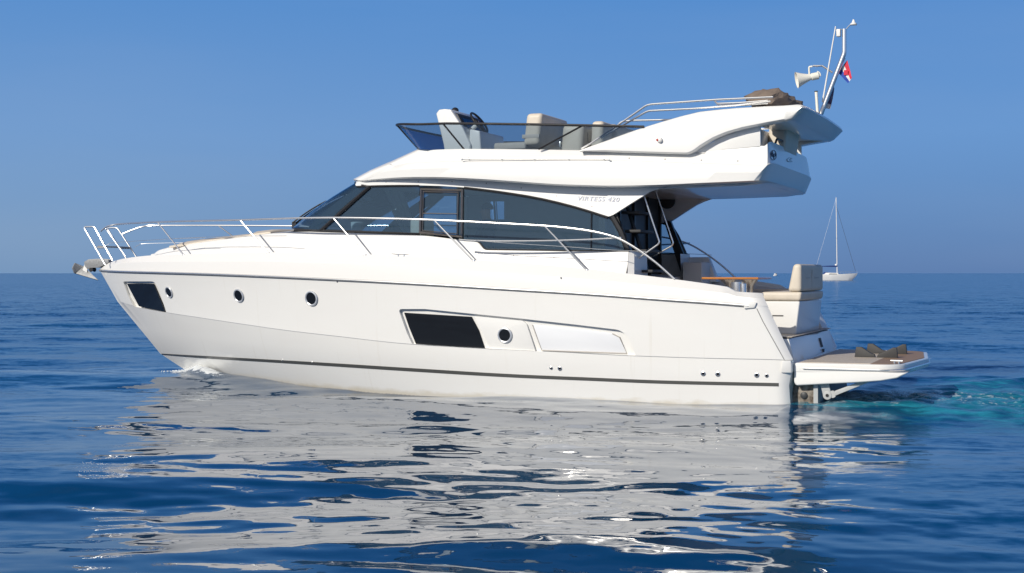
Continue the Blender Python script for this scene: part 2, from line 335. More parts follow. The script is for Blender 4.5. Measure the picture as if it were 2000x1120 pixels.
def hit(px, py, bvh=None, off=0.0):
    p, n, _, _ = (bvh or HB).ray_cast(CL, ray(px, py))
    if p is None: return None, None
    if n.dot(ray(px, py)) > 0: n = -n
    return p + n * off, n
# cutters: port and starboard window recesses, the cockpit well
def recess(poly, depth):
    lo, hi = [], []
    for px, py in poly:
        p, n = hit(px, py); lo.append((p.x, p.y - depth, p.z)); hi.append((p.x, p.y + .25, p.z))
    mb = MB().hexa(lo, hi); return mb, lo
def rpoly(P, r, n=4):                          # rounded polygon in pixels
    out = []; m = len(P)
    for i, p in enumerate(P):
        a, b, c = np.array(P[i - 1], float), np.array(p[:2], float), np.array(P[(i + 1) % m][:2], float); a = a[:2]
        rr = p[2] if len(p) > 2 else r
        if rr <= 0: out.append(tuple(b)); continue
        u, w = a - b, c - b; q_ = min(rr, np.linalg.norm(u) * .45, np.linalg.norm(w) * .45)
        p0 = b + u / np.linalg.norm(u) * q_; p1 = b + w / np.linalg.norm(w) * q_
        out += [tuple(p0 * (1 - t) ** 2 + b * 2 * t * (1 - t) + p1 * t * t) for t in np.linspace(0, 1, n + 1)]
    return out
bow_rec = rpoly([(240.5, 550, 3), (300, 550, 7), (308, 559, 5), (325, 611, 1), (262, 599, 1), (249, 575, 1)], 3)
mid_rec = rpoly([(778, 604, 7), (830, 604, 1), (920, 613, 1), (1020, 623, 1), (1120, 634, 1), (1212, 645, 13), (1228, 661, 6), (1241, 695, 1), (1140, 690, 1), (1040, 686, 1), (950, 681, 1), (870, 677, 1), (805, 672, 1), (795, 651, 1)], 3)
rec_lo = {}
cut = MB()
for nme, pl, dp in (('bow', bow_rec, .06), ('mid', mid_rec, .065)):
    mb, rec_lo[nme] = recess(pl, dp); mb.mirror(); cut.add(mb.v, mb.f)
cut.prism([(-1, .95), (2.35, .95), (2.35, 2.6), (-1, 2.6)], -1.68, 1.68)
def mesh_obj(name, v, f):
    bm = bmesh.new(); vv = [bm.verts.new(a) for a in v]
    for q_ in f: bm.faces.new([vv[i] for i in q_])
    bmesh.ops.triangulate(bm, faces=[g for g in bm.faces if len(g.verts) > 4])
    bmesh.ops.recalc_face_normals(bm, faces=bm.faces[:])
    me = bpy.data.meshes.new(name); bm.to_mesh(me); bm.free(); o = bpy.data.objects.new(name, me); COL.objects.link(o); return o
ho = bpy.data.objects.new('hull_src', hull_me); COL.objects.link(ho); co = mesh_obj('cutter', cut.v, cut.f)
md = ho.modifiers.new('b', 'BOOLEAN'); md.operation = 'DIFFERENCE'; md.solver = 'EXACT'; md.object = co
dg = bpy.context.evaluated_depsgraph_get(); dg.update()
hm = bpy.data.meshes.new_from_object(ho.evaluated_get(dg))
bpy.data.objects.remove(ho); bpy.data.objects.remove(co)
hv = [tuple(v.co) for v in hm.vertices]; hf = [tuple(p.vertices) for p in hm.polygons]
xs_s, zs_s = lvS[:, 0], lvS[:, 2]
def above(f):
    c = np.mean([hv[i] for i in f], 0); return c[2] > np.interp(c[0], xs_s, zs_s) + .002
hull = mk('hull', hv, [f for f in hf if not above(f)], 'hull', Y, ang=24, orient=False)
deck = mk('deck_moulding', hv, [f for f in hf if above(f)], 'deck', Y, ang=24, orient=False)

# ---- strips laid on the hull: rubbing strake, boot stripe
def strip(top, bot, off, n=160):
    T = np.array(top, float); B = np.array(bot, float); X = np.linspace(0, 1, n); out = MB(); V_ = []
    ta, tb = herm(np.sort(T[:, 0]), T[np.argsort(T[:, 0]), 1], T[0, 0] + (T[-1, 0] - T[0, 0]) * X), None
    tb = herm(np.sort(B[:, 0]), B[np.argsort(B[:, 0]), 1], B[0, 0] + (B[-1, 0] - B[0, 0]) * X)
    xt = T[0, 0] + (T[-1, 0] - T[0, 0]) * X; xb = B[0, 0] + (B[-1, 0] - B[0, 0]) * X
    for a, b, c, d in zip(xt, ta, xb, tb):
        p, n1_ = hit(a, b, off=off); p2, n2 = hit(c, d, off=off)
        if p is None or p2 is None: continue
        V_ += [p - n1_ * (off + .01), p, p2, p2 - n2 * (off + .01)]
    k = len(V_) // 4
    out.add(V_, [(4 * i + j, 4 * i + j + 1, 4 * i + 5 + j, 4 * i + 4 + j) for i in range(k - 1) for j in range(3)] + [(0, 1, 2, 3), (4 * k - 4, 4 * k - 3, 4 * k - 2, 4 * k - 1)])
    return out
def dense(lv, off=0, dz=0, upto=1.0):
    return [(p[0], p[1] + off * min(1, p[1] / .1), p[2] + dz) for p in lv[: int(len(lv) * upto)]]
lvS2 = lvS[np.argmax(lvS[:, 0] > .52):]
half = dense(lvS2, .012, -.006)
full = half + [(x, -y, z) for x, y, z in half[::-1]]
mb = MB().tube(full, .020, 8); strake = mb.build('rubbing_strake', 'rubber', Y)
half = dense(lvS2, .030, -.002); mb = MB().tube(half + [(x, -y, z) for x, y, z in half[::-1]], .013, 8)
mb.build('steel_band', 'steel', strake)
e = lvS2[0]                                    # moulded end cap of the strake
MB().hexa([(e[0] - .08, e[1] - .05, e[2] - .05), (e[0] + .07, e[1] - .05, e[2] - .045), (e[0] + .07, e[1] + .04, e[2] - .045), (e[0] - .08, e[1] + .03, e[2] - .03)],
          [(e[0] - .11, e[1] - .05, e[2] + .05), (e[0] + .07, e[1] - .05, e[2] + .055), (e[0] + .07, e[1] + .04, e[2] + .05), (e[0] - .11, e[1] + .03, e[2] + .04)]).both('strake_end_cap', 'gel', strake, bevel=.018)
ST2 = [(1521, 748.5), (1300, 743.5), (1150, 737.5), (1000, 731), (800, 719), (640, 709), (500, 701), (400, 695.5), (345, 692.5), (316, 690.8)]
SB2 = [(1521, 755), (1300, 750), (1150, 744), (1000, 737.5), (800, 725.5), (640, 715), (500, 706), (400, 700), (345, 695.5), (316, 692.8)]
strip(ST2, SB2, .005).both('boot_stripe', 'stripe', Y)
# small crease line along the transom corner
mb = MB(); pts = [hit(*p, off=.002)[0] for p in ((1478, 603), (1490, 628), (1505, 655), (1520, 682), (1532, 703))]
mb.tube(pts, .006, 6).both('corner_seam', 'rubber', Y)

# ---- hull windows in the recesses
def plate_px(poly, y_of, off_y, th, mir=True):
    lo, hi = [], []
    for px, py in poly:
        p, n = hit(px, py); q_ = at(px, py, p.y - y_of); lo.append((q_[0], q_[1] + off_y, q_[2])); hi.append((q_[0], q_[1] + off_y + th, q_[2]))
    mb = MB().hexa(lo, hi)
    return mb.mirror() if mir else mb
for s in (1, -1):
    f = (lambda m_: MB().add([(x, s * y, z) for x, y, z in m_.v], m_.f))
    f(plate_px([(248.5, 554.5), (301, 554.5), (323.5, 609.5), (272, 598.5)], .062, 0, .012, False)).build('hull_window', 'darkwin', Y, smooth=False)
    f(plate_px(rpoly([(790, 611), (922, 619), (936, 645), (948, 681), (813, 672), (800, 640)], 1.2), .067, 0, .014, False)).build('hull_window', 'darkwin', Y, smooth=False)
    f(plate_px(rpoly([(928, 617.5, 3), (1024, 627, 8), (1030, 633, 2), (1047, 685.5, 1), (958, 681, 1), (943, 647, 1)], 2), .067, 0, .035, False)).build('recess_block', 'gel', Y, bevel=.006)
    f(plate_px(rpoly([(1040, 635, 1), (1120, 642, 1), (1196, 652, 6), (1210, 659, 4), (1224, 690, 2), (1058, 684, 1)], 2), .067, 0, .012, False)).build('recess_panel', 'bluepanel', Y, bevel=.004)
    mb = MB(); fr = [(1040, 635), (1058, 684.5), (1224, 690.5), (1210, 659), (1196, 652)]
    mb.tube([Vector(at(a, b, hit(a, b)[0].y - .05)) for a, b in fr], .008, 6)
    f(mb).build('recess_edge', 'vinylg', Y)
def disc_on(c, n, prof, nseg=28): return MB().lathe(prof, c, n, nseg)
for px, py, r_ in ((331, 571, .095), (467, 577.5, .105), (609, 583, .112), (985, 655.5, .105)):
    p, n = hit(px, py)
    if px == 985: p = p - n * .03
    for s in (1, -1):
        c = Vector((p.x, s * p.y, p.z)); nn = Vector((n.x, s * n.y, n.z))
        pane = disc_on(c, nn, [(-.04, r_ * .88), (.016, r_ * .88)]).build('porthole', 'darkwin', Y)
        tor = MB().tube([c + nn * .012 + (nn.cross(Vector((0, 0, 1))).normalized() * math.cos(a) + nn.cross(nn.cross(Vector((0, 0, 1)))).normalized() * math.sin(a)) * r_ * .98 for a in np.linspace(0, 2 * math.pi, 33)[:-1]], r_ * .15, 8, closed=True)
        tor.build('porthole_ring', 'ring', pane)
for px, py, r_ in ((1076.5, 719, .026), (1093.5, 720, .034), (1373.5, 730, .036), (1402, 731, .036), (1478, 733, .036), (1497.5, 734, .028), (552, 703.5, .016), (610, 707.5, .016), (659, 550.5, .013), (1096, 543.5, .013)):
    p, n = hit(px, py)
    if p is None: continue
    ring = disc_on(p, n, [(-.01, r_), (.008, r_), (.012, r_ * .7), (.006, r_ * .55)]).build('drain_outlet', 'steel', Y)
    disc_on(p, n, [(-.01, r_ * .55), (.0075, r_ * .55)]).build('outlet_hole', 'darkwin', ring)

# ---- coachroof and cabin sides
def ywin(x, z=2.4):
    w = 1.60 if x < 4.5 else 1.60 - .24 * ((x - 4.5) / 3.6) ** 1.6
    return w - .11 * (z - 2.3)
SILL = [(300, 497), (308, 490), (325, 485.5), (345, 481), (400, 473), (450, 466.5), (500, 460), (560, 453.5), (600, 453), (640, 453.5), (750, 456.5), (815, 459), (860, 464), (905, 470), (934, 473), (946, 487.5), (1100, 490), (1228, 490.5)]
def ycab(x, z=2.4):
    if x < 7.9: return ywin(x, z)
    w0 = ywin(7.9, 2.5); t = (x - 7.9) / (12.3 - 7.9); return w0 * max(0, 1 - max(t, 0) ** 1.9)
sill = [fp(px, py, ycab) for px, py in SILL]
front = (12.2, 0, sill[0][2])
sill = [(x, y, z) for x, y, z in sill]
arcf = []
side = rpath(sill, 140, False)
x1, y1, z1 = side[0]
arc = [(x1 + (12.18 - x1) * math.cos(a), y1 * math.sin(a), z1) for a in np.linspace(0, math.pi / 2, 8)[:-1]] if 12.18 > x1 else [(x1, y1 * k / 7, z1) for k in range(7)]
ringC1 = np.array(arc + [tuple(p) for p in side])
zdeck = lambda x: float(np.interp(x, lvD[:, 0], lvD[:, 2]))
ringC0 = ringC1.copy()
for p in ringC0:
    d = max(0, p[2] - zdeck(p[0])); p[1] += min(.10, d * .22) * (1 if p[1] > .05 else p[1] / .05); p[2] = min(zdeck(p[0]) - .07, p[2] - .02); 
ringC0[:, 0] += np.where(ringC0[:, 0] > 11.8, .05, 0)
ringCm = ringC1 * .12 + ringC0 * .88; ringCm[:, 1] = ringC0[:, 1] * .75 + ringC1[:, 1] * .25
ringCt = ringC1.copy(); ringCt[:, 2] -= .015; ringCt[:, 1] += .01
nc = len(ringC1); V = np.concatenate([ringC0, ringCt, ringC1])
mb = MB().add([tuple(v) for v in V], grid_faces(3, nc)); mb.mirror()
# aft return of the cabin side
e0, e1 = ringC0[-1], ringC1[-1]
for s in (1, -1):
    mb.add([(e0[0], s * e0[1], e0[2]), (e1[0], s * e1[1], e1[2]), (e1[0] - .07, s * (e1[1] - .05), e1[2] - .01), (e0[0] - .09, s * (e0[1] - .05), e0[2]), (e1[0] - .075, s * .95, e1[2] - .01), (e0[0] - .09, s * .95, e0[2])],
           [(0, 1, 2, 3), (3, 2, 4, 5)])
# foredeck crown forward of the windscreen
cr = [p for p in ringC1 if p[0] > 8.4]
k = len(cr); cols = 9; V_ = []
for p in cr:
    for j in range(cols):
        u = -1 + 2 * j / (cols - 1); V_.append((p[0], p[1] * u, p[2] + .07 * (1 - abs(u) ** 2.6) * min(1, p[1] / .5)))
mb.add(V_, [(i * cols + j, i * cols + j + 1, (i + 1) * cols + j + 1, (i + 1) * cols + j) for i in range(k - 1) for j in range(cols - 1)])
cabin = mb.build('coachroof', 'deck', Y, ang=38, orient=False)
CB = BVHTree.FromPolygons([Vector(v) for v in mb.v], mb.f)
def hitc(px, py, off=0):
    p, n, _, _ = CB.ray_cast(CL, ray(px, py))
    if p is None: return None, None
    if n.dot(ray(px, py)) > 0: n = -n
    return p + n * off, n

# ---- windows
def onwin(px, py, off=0):
    p = fp(px, py, lambda x, z: ywin(x, z) + off); return p
WTOP = [(697, 364), (720, 363), (800, 362), (860, 363.5), (900, 366), (950, 371), (1000, 378), (1040, 384.5), (1080, 393), (1130, 406), (1187, 424)]
def curve_y(pts, x): p = sorted(pts); return float(herm([a for a, _ in p], [b for _, b in p], x))
def poly_glass(poly, m='glass', name='side_window', off=-.012, th=.01):
    for s in (1, -1):
        v = [onwin(px, py, off) for px, py in poly]
        fr = [(x, s * y, z) for x, y, z in v]
        o = mk(name, fr, [tuple(range(len(fr)))], m, Y, smooth=False)
        yield s, o
def bar_px(pts, w, m, parent, name, s, off=.004, d=.02, onf=onwin, closed=False):
    P = [onf(a, b, off) for a, b in pts]
    mb = MB().tube([(x, s * y, z) for x, y, z in (P if closed else round_path(P, .04))], w, 6, closed=closed); return mb.build(name, m, parent)
g1 = [(628, 451.5), (722, 365)] + [(x, curve_y(WTOP, x) + 1) for x in (760, 800, 819)] + [(819, 457), (750, 455.5), (690, 453)]
for s, o in poly_glass(g1):
    bar_px([(626, 451.5), (722, 365)], .030, 'black', o, 'pillar_trim', s)
    bar_px([(575, 450.5), (640, 451.5), (700, 453), (750, 455), (819, 457.5)], .022, 'black', o, 'sill_trim', s)
    bar_px([(697, 365)] + [(x, curve_y(WTOP, x) + 1) for x in (740, 780, 819)], .016, 'black', o, 'top_trim', s)
g2 = [(822, 369), (904, 370.5), (903, 464), (819.5, 456)]
for s, o in poly_glass(g2, off=-.02):
    bar_px([(823, 370.5), (903, 372), (902, 462.5), (820.5, 454.5)], .026, 'alu', o, 'window_frame', s, closed=True)
    bar_px([(827, 375), (895, 376), (893, 457), (825, 451)], .012, 'alu', o, 'sliding_frame', s, closed=True)
    bar_px([(825, 417), (893, 418)], .008, 'alu', o, 'sliding_rail', s)
g3 = [(907, 370)] + [(x, curve_y(WTOP, x) + 1) for x in range(930, 1187, 22)] + [(1187, 425), (1203, 440), (1222, 470), (1230, 490), (1100, 489), (947, 487), (935, 472), (906, 469)]
for s, o in poly_glass(g3):
    bar_px([(907, 367)] + [(x, curve_y(WTOP, x) + 1) for x in range(940, 1187, 30)] + [(1187, 425)], .02, 'black', o, 'top_trim', s)
    bar_px([(906, 469), (935, 472), (947, 487.5), (1100, 489.5), (1230, 490.5)], .012, 'black', o, 'sill_trim', s)
    bar_px([(1155, 416), (1154, 489)], .010, 'black', o, 'seam', s)
    bar_px([(1196, 424), (1212, 452), (1226, 490)], .045, 'black', o, 'aft_pillar', s, off=-.03)
# windscreen: lofted between the sill arc and the roof lip
def proj(x, y, z):
    X_ = O[0] + x * AX[0] + y * AY[0]; Y_ = O[1] + x * AX[1] + y * AY[1]; return 1000 + F * X_ / Y_
def plan_arc(p_side, xf, zf, n=28, e=.75, z_e=1.0):
    x1, y1, z1 = p_side; out = []
    if xf > 100:                                 # given as the photo column its nose reaches
        lo_, hi_ = x1 + .02, x1 + 3.5
        for _ in range(30):
            m_ = (lo_ + hi_) / 2; mn = min(proj(q_[0], q_[1], q_[2]) for q_ in plan_arc(p_side, m_, zf, 40, e, z_e))
            lo_, hi_ = (m_, hi_) if mn > xf else (lo_, m_)
        xf = lo_
    for a in np.linspace(0, math.pi / 2, n):
        c, s_ = math.cos(a), math.sin(a); out.append((x1 + (xf - x1) * c ** e, y1 * s_ ** e, z1 + (zf - z1) * c ** z_e))
    return out
b0 = onwin(627, 451.5); t0 = onwin(722, 364.5)
wb = plan_arc(b0, 571, 2.64, e=.8); wt = plan_arc(t0, 694, 3.385, e=.8)
rows = []
for k_ in range(7):
    f_ = k_ / 6; rows.append([tuple(np.array(a) * (1 - f_) + np.array(b) * f_ + np.array((.05, 0, .02)) * math.sin(f_ * math.pi)) for a, b in zip(wb, wt)])
nW = len(wb); V_ = [p for r_ in rows for p in r_]; mb = MB().add(V_, grid_faces(7, nW)).mirror()
wscreen = mb.build('windscreen', 'wind', Y)
WB_ = BVHTree.FromPolygons([Vector(v) for v in mb.v], mb.f)
mbx = MB().tube([p for p in wb] , .016, 6).tube([p for p in wt], .02, 6).mirror(); mbx.build('screen_seal', 'black', wscreen)
mb = MB()
for s in (1, -1): mb.tube([(r_[0][0] - .0, 0, r_[0][2]) for r_ in rows], .012, 6) if s == 1 else None
mb.build('centre_mullion', 'black', wscreen)
# dark corner pillar band behind the glass edge
mb = MB()
for r0, r1 in zip(rows[:-1], rows[1:]):
    a, b, c, d = r0[-1], r0[-6], r1[-6], r1[-1]; mb.add([(p[0] - .03, p[1] - .035, p[2]) for p in (a, b, c, d)], [(0, 1, 2, 3)])
mb.both('corner_pillar', 'dkgrey', wscreen)
# wipers lying on the screen
def on_ws(px, py, y, off=.03):
    d = ray(px, py); p, n, _, _ = WB_.ray_cast(CL, d); return p
def wiper(y0, y1, u0, u1, off=.05):
    mb = MB()
    def sp(u, yy):
        r_ = np.array([np.array(a) * (1 - u) + np.array(b) * u for a, b in zip(wb, wt)]); ys = r_[:, 1]
        k__ = np.argsort(ys); return Vector((float(np.interp(yy, ys[k__], r_[k__, 0])) + off + .04, yy, float(np.interp(yy, ys[k__], r_[k__, 2])) + off * .8))
    arm = [sp(u0 + (u1 - u0) * t, y0 + (y1 - y0) * t) + Vector((.02, 0, .03)) * math.sin(t * 3.14) for t in np.linspace(0, 1, 8)]
    mb.tube(arm, .022, 6); mb.tube([p + Vector((.02, .05, .02)) for p in arm[:6]], .014, 6)
    bl = [sp(u0 + .25 + .75 * t * (u1 - u0) * 1.25, y0 + (y1 - y0) * (.3 + .9 * t)) - Vector((.03, 0, .03)) for t in np.linspace(0, 1, 8)]
    mb.tube(bl, .024, 6); mb.box(arm[0].x - .04, arm[0].x + .04, arm[0].y - .04, arm[0].y + .04, arm[0].z - .05, arm[0].z + .04)
    return mb.build('wiper', 'black', wscreen)
wiper(.55, .30, .03, .68); wiper(-.25, -.75, .03, .66)
# ---- flybridge body: rings lofted from lip to coaming
def side_ring(pts, yf, smooth=False): return [fp(a, b, yf) for a, b in pts]
def yb(x, z=0):
    w = 1.78 if x < 4.2 else 1.78 - .41 * ((x - 4.2) / 3.0) ** 1.7
    return w
NF, NS, NA = 26, 120, 26
def ring(front_c, pts, yf, aft_c=None, ef=.8, ea=.36, smooth=False, zf_e=1.0):
    side_ = rpath(side_ring(pts, yf), NS, smooth); p0 = tuple(side_[0]); p1 = tuple(side_[-1])
    fa = plan_arc(p0, front_c[0], front_c[1], NF + 1, e=ef, z_e=zf_e)[:-1]
    out = fa + [tuple(p) for p in side_]
    if aft_c: out += [tuple(p) for p in rpath(plan_arc(p1, aft_c[0], aft_c[1], 160, e=ea), NA + 1, False)[:-1][::-1]] + [] 
    return np.array(out)
WED = WTOP + [(1187, 424), (1196, 421), (1232, 398), (1279, 369)]
P2 = [(712, 356), (730, 353.5), (780, 350), (830, 349), (880, 350), (940, 353), (1000, 357), (1070, 362), (1130, 364.5), (1200, 366), (1280, 364.5), (1360, 361), (1440, 357.5), (1462, 356.5)]
P4 = [(770, 325), (800, 320), (830, 318), (880, 316), (950, 315), (1050, 314), (1190, 314.5), (1300, 318), (1400, 321), (1490, 324.5)]
P5 = [(836, 295.5), (850, 293), (900, 291.5), (940, 291.5), (1050, 292.5), (1130, 294), (1250, 297), (1360, 300), (1430, 303), (1492, 306)]
aft = (lambda x: (x,))
xw = lambda x, z: ywin(x, z) + .012
rA = ring((694, 3.375), WED + [(1300, 369), (1360, 367), (1430, 364)], xw, (.50, 3.13))
rings = []
r2in = ring((694, 3.39), P2, lambda x, z: xw(x, z) + .0, (.34, 3.14)); 
rBot = rA
r2a = ring((691, 3.40), P2, lambda x, z: yb(x) - .05, (.44, 3.135), ea=.33, smooth=True)
r2b = ring((689.5, 3.42), [(a, b - 3) for a, b in P2], lambda x, z: yb(x), (.40, 3.17), ea=.33, smooth=True)
r3 = .45 * r2b + .55 * ring((750, 3.68), P4, lambda x, z: yb(x) - .02, (.32, 3.42), ea=.31, smooth=True); r3[:, 1] *= 1.012
r4 = ring((757, 3.705), P4, lambda x, z: yb(x) - .05, (.32, 3.42), ea=.31, smooth=True)
r4b = ring((761, 3.72), [(a, b - 1.5) for a, b in P4], lambda x, z: yb(x) - .085, (.33, 3.44), ea=.28, smooth=True)
r5 = ring((814, 3.87), P5, lambda x, z: yb(x) - .17, (.36, 3.64), ef=.7, ea=.18, smooth=True)
P6 = P5[:7] + [(1376, 299.5), (1384, 287), (1392, 285.5), (1493, 285.5)]
r6 = ring((816, 3.875), P6, lambda x, z: yb(x) - .20, (.38, 3.74), ef=.7, ea=.18)
r7 = ring((824, 3.87), P6, lambda x, z: yb(x) - .27, (.40, 3.74), ef=.7, ea=.18)
r8 = r7.copy(); r8[:, 2] = 3.44
# wedge: outer lip -> inner soffit
r2in[:, 2] = np.minimum(r2in[:, 2], r2a[:, 2] + .004)
rAi = rA.copy(); rAi[:, 1] = np.maximum(rAi[:, 1] - .07, 0) * 1.0; rAi[:, 0] = np.where(rAi[:, 1] < .3, rAi[:, 0] - .05, rAi[:, 0])
rS = rAi.copy()
zc = np.interp(rS[:, 0], r2a[::-1, 0], r2a[::-1, 2]) - .0
rS[:, 2] = np.maximum(rAi[:, 2], np.interp(rS[:, 0], [-1, 1, 3, 5, 8], [3.08, 3.07, 3.10, 3.14, 3.30]))
stack = [rS, rAi, rA, r2in, r2a, r2b, r3, r4, r4b, r5, r6, r7, r8]
nR = len(rA); V_ = np.concatenate(stack); nst = len(stack)
mb = MB().add([tuple(v) for v in V_], grid_faces(nst, nR)); mb.mirror()
for r_, off in ((rS, 0), (r8, (nst - 1) * nR)):          # ceiling and flybridge sole, bridged port to starboard
    mb.f += [(off + j, off + nR * nst + j, off + nR * nst + j + 1, off + j + 1) for j in range(nR - 1)]
flyb = mb.build('flybridge', 'gel', Y, ang=30)
FB = BVHTree.FromPolygons([Vector(v) for v in mb.v], mb.f)
def hitf(px, py, off=0):
    p, n, _, _ = FB.ray_cast(CL, ray(px, py))
    if p is None: return None, None
    if n.dot(ray(px, py)) > 0: n = -n
    return p + n * off, n
# cap heads along the lip and the ledge
for px, py in [(754, 356), (817, 355), (883, 355), (950, 358.5), (1018, 367.5), (1087, 383), (1156, 403.5), (1229, 309.5), (1299, 311.5), (1370, 313.5), (1441, 315)]:
    p, n = hitf(px, py)
    if p is not None: MB().lathe([(-.004, .009), (.004, .009)], p, n, 8).build('screw_cap', 'alu', flyb)
for px, py in [(934, 497), (1003, 499.5), (1082, 503.5), (1162, 502)]:
    p, n = hitc(px, py)
    if p is not None: MB().lathe([(-.004, .009), (.004, .009)], p, n, 8).build('screw_cap', 'alu', flyb)
# grab rail on the flybridge side
mb = MB(); gp = []
for px, py in [(903, 313.5), (912, 310.5), (1000, 309.5), (1100, 309), (1178, 309), (1191, 313.5)]:
    x, y, z = fp(px, py, lambda x, z: yb(x) - .01); gp.append((x, y, z))
mb.tube(smooth_path(gp, 5), .013, 8)
for px in (915, 979, 1043, 1110, 1179):
    a = fp(px, 309.5, lambda x, z: yb(x) - .01); mb.tube([a, (a[0], a[1] - .06, a[2] - .045)], .014, 8)
mb.both('grab_rail', 'steel', Y)
# builder's lettering on the wedge
cu = bpy.data.curves.new('lettering', 'FONT'); cu.body = 'VIRTESS 420'; cu.size = .19; cu.extrude = .004; cu.shear = .25; cu.space_character = 1.12
to = bpy.data.objects.new('t', cu); COL.objects.link(to); dg = bpy.context.evaluated_depsgraph_get(); dg.update()
tm = bpy.data.meshes.new_from_object(to.evaluated_get(dg)); bpy.data.objects.remove(to)
wmax = max(v.co.x for v in tm.vertices)
pa = fp(1127, 392, lambda x, z: ywin(x, z) + .016); pb = fp(1210, 394.5, lambda x, z: ywin(x, z) + .016)
for s in (1, -1):
    vv = []
    L_ = pa[0] - pb[0]; sc = L_ / wmax
    for v in tm.vertices:  # one raised word mark
        u = v.co.x * sc; big = 1.0
        zz = pa[2] + (pb[2] - pa[2]) * u / L_ + v.co.y * sc * .85
        xx = (pa[0] - u) if s == 1 else (pb[0] + u)
        vv.append((xx, s * (ywin(xx, zz) + .018 + v.co.z), zz))
    xs_t = sorted(v.co.x for v in tm.vertices); gi = max(range(1, len(xs_t)), key=lambda i_: xs_t[i_] - xs_t[i_ - 1]); gx_ = (xs_t[gi] + xs_t[gi - 1]) / 2
    for nm_, keep in (('name_lettering', lambda x_: x_ < gx_), ('number_lettering', lambda x_: x_ >= gx_)):
        mk(nm_, vv, [tuple(p.vertices) for p in tm.polygons if keep(tm.vertices[p.vertices[0]].co.x)], 'shade', flyb, smooth=False)
mb = MB()                                        # long serif over the lettering
xs0 = fp(1135, 380.5, lambda x, z: ywin(x, z) + .02); xs1 = fp(1186, 382.5, lambda x, z: ywin(x, z) + .02)
mb.tube([xs0, xs1], .003, 5).build('lettering_bar', 'shade', flyb)
# speakers in the inner faces of the wedges
for s in (1, -1):
    c = at(1306, 393, -1.52); y_ = ywin(c[0], c[2]) - .068
    MB().lathe([(0, .135), (.012, .13), (.02, .10)], (c[0], s * y_, c[2]), (0, -s, 0), 28).build('speaker', 'grey', flyb)
# emblem and plate on the aft coaming
def onfly(px, py, off=.004): p, n = hitf(px, py); return p + n * off, n
def emblem(ring_, bars, m='navy', r=.005):
    mb = MB(); pj = lambda a, b: onfly(a, b)[0]
    if ring_: cx_, cy_, ra, rb_ = ring_; mb.tube([pj(cx_ + ra * math.cos(a), cy_ + rb_ * math.sin(a)) for a in np.linspace(0, 2 * math.pi, 25)[:-1]], r * .7, 5, closed=True)
    for q_ in bars: mb.tube([pj(q_[0] + (q_[2] - q_[0]) * t_, q_[1] + (q_[3] - q_[1]) * t_) for t_ in np.linspace(0, 1, 5)], r, 5)
    return mb.build('emblem', m, flyb)
emblem((1510, 303.5, 6, 9.5), [(1508, 295, 1511.5, 311.5), (1504.8, 300, 1515, 303), (1505, 302.5, 1514, 305.5), (1505.5, 305, 1512, 307), (1513.5, 299, 1514.5, 306), (1506.5, 298, 1507.5, 306)])
emblem(None, [(1541, 308.5, 1536.5, 312), (1536.5, 312, 1537.5, 315.5), (1537.5, 315.5, 1541, 316.5), (1543, 309.5, 1546.5, 309.8), (1541, 312.5, 1545.5, 313.2), (1541, 316.5, 1547, 316)], 'stripe', .004)

# ---- arch wing that sweeps round the after end of the flybridge
WT = [(1132, 294), (1160, 283), (1200, 268), (1245, 252), (1290, 238), (1330, 226.5), (1365, 218), (1400, 214), (1440, 210.5), (1500, 207), (1560, 204.5)]
WL = [(1134, 295), (1165, 296), (1200, 297), (1250, 298.5), (1300, 300), (1342, 301), (1352, 297), (1370, 284), (1392, 271), (1418, 260), (1450, 251), (1500, 241), (1545, 233)]
yW = lambda x, z: 1.76 - .03 * (z - 3.6)
top_ = rpath([fp(a, b, yW) for a, b in WT], 70, False); low_ = rpath([fp(a, b, yW) for a, b in WL], 70, False)
# pair the two edges by x so that sections stay upright
xs_ = np.linspace(top_[0][0], at(1552, 230, 1.74)[0] + .12, 80)
zt = herm(-top_[:, 0], top_[:, 2], -xs_); zl = herm(-low_[::1, 0], low_[:, 2], -np.clip(xs_, low_[-1][0], None))
secs = []
for x, a, b in zip(xs_, zt, zl):
    th = .16 + .10 * min(1, max(0, (1.5 - x) / 1.2)); h_ = a - b; o_ = 1.76 - .03 * ((a + b) / 2 - 3.6)
    if h_ < .02: b = a - .02
    r_ = min(.05, (a - b) * .3)
    secs.append([(x, o_, b + r_ * .4), (x, o_ + .0, a - r_), (x, o_ - r_ * .4, a - r_ * .25), (x, o_ - r_, a), (x, o_ - th + r_, a), (x, o_ - th, a - r_), (x, o_ - th, b), (x, o_ - r_ * .5, b)])
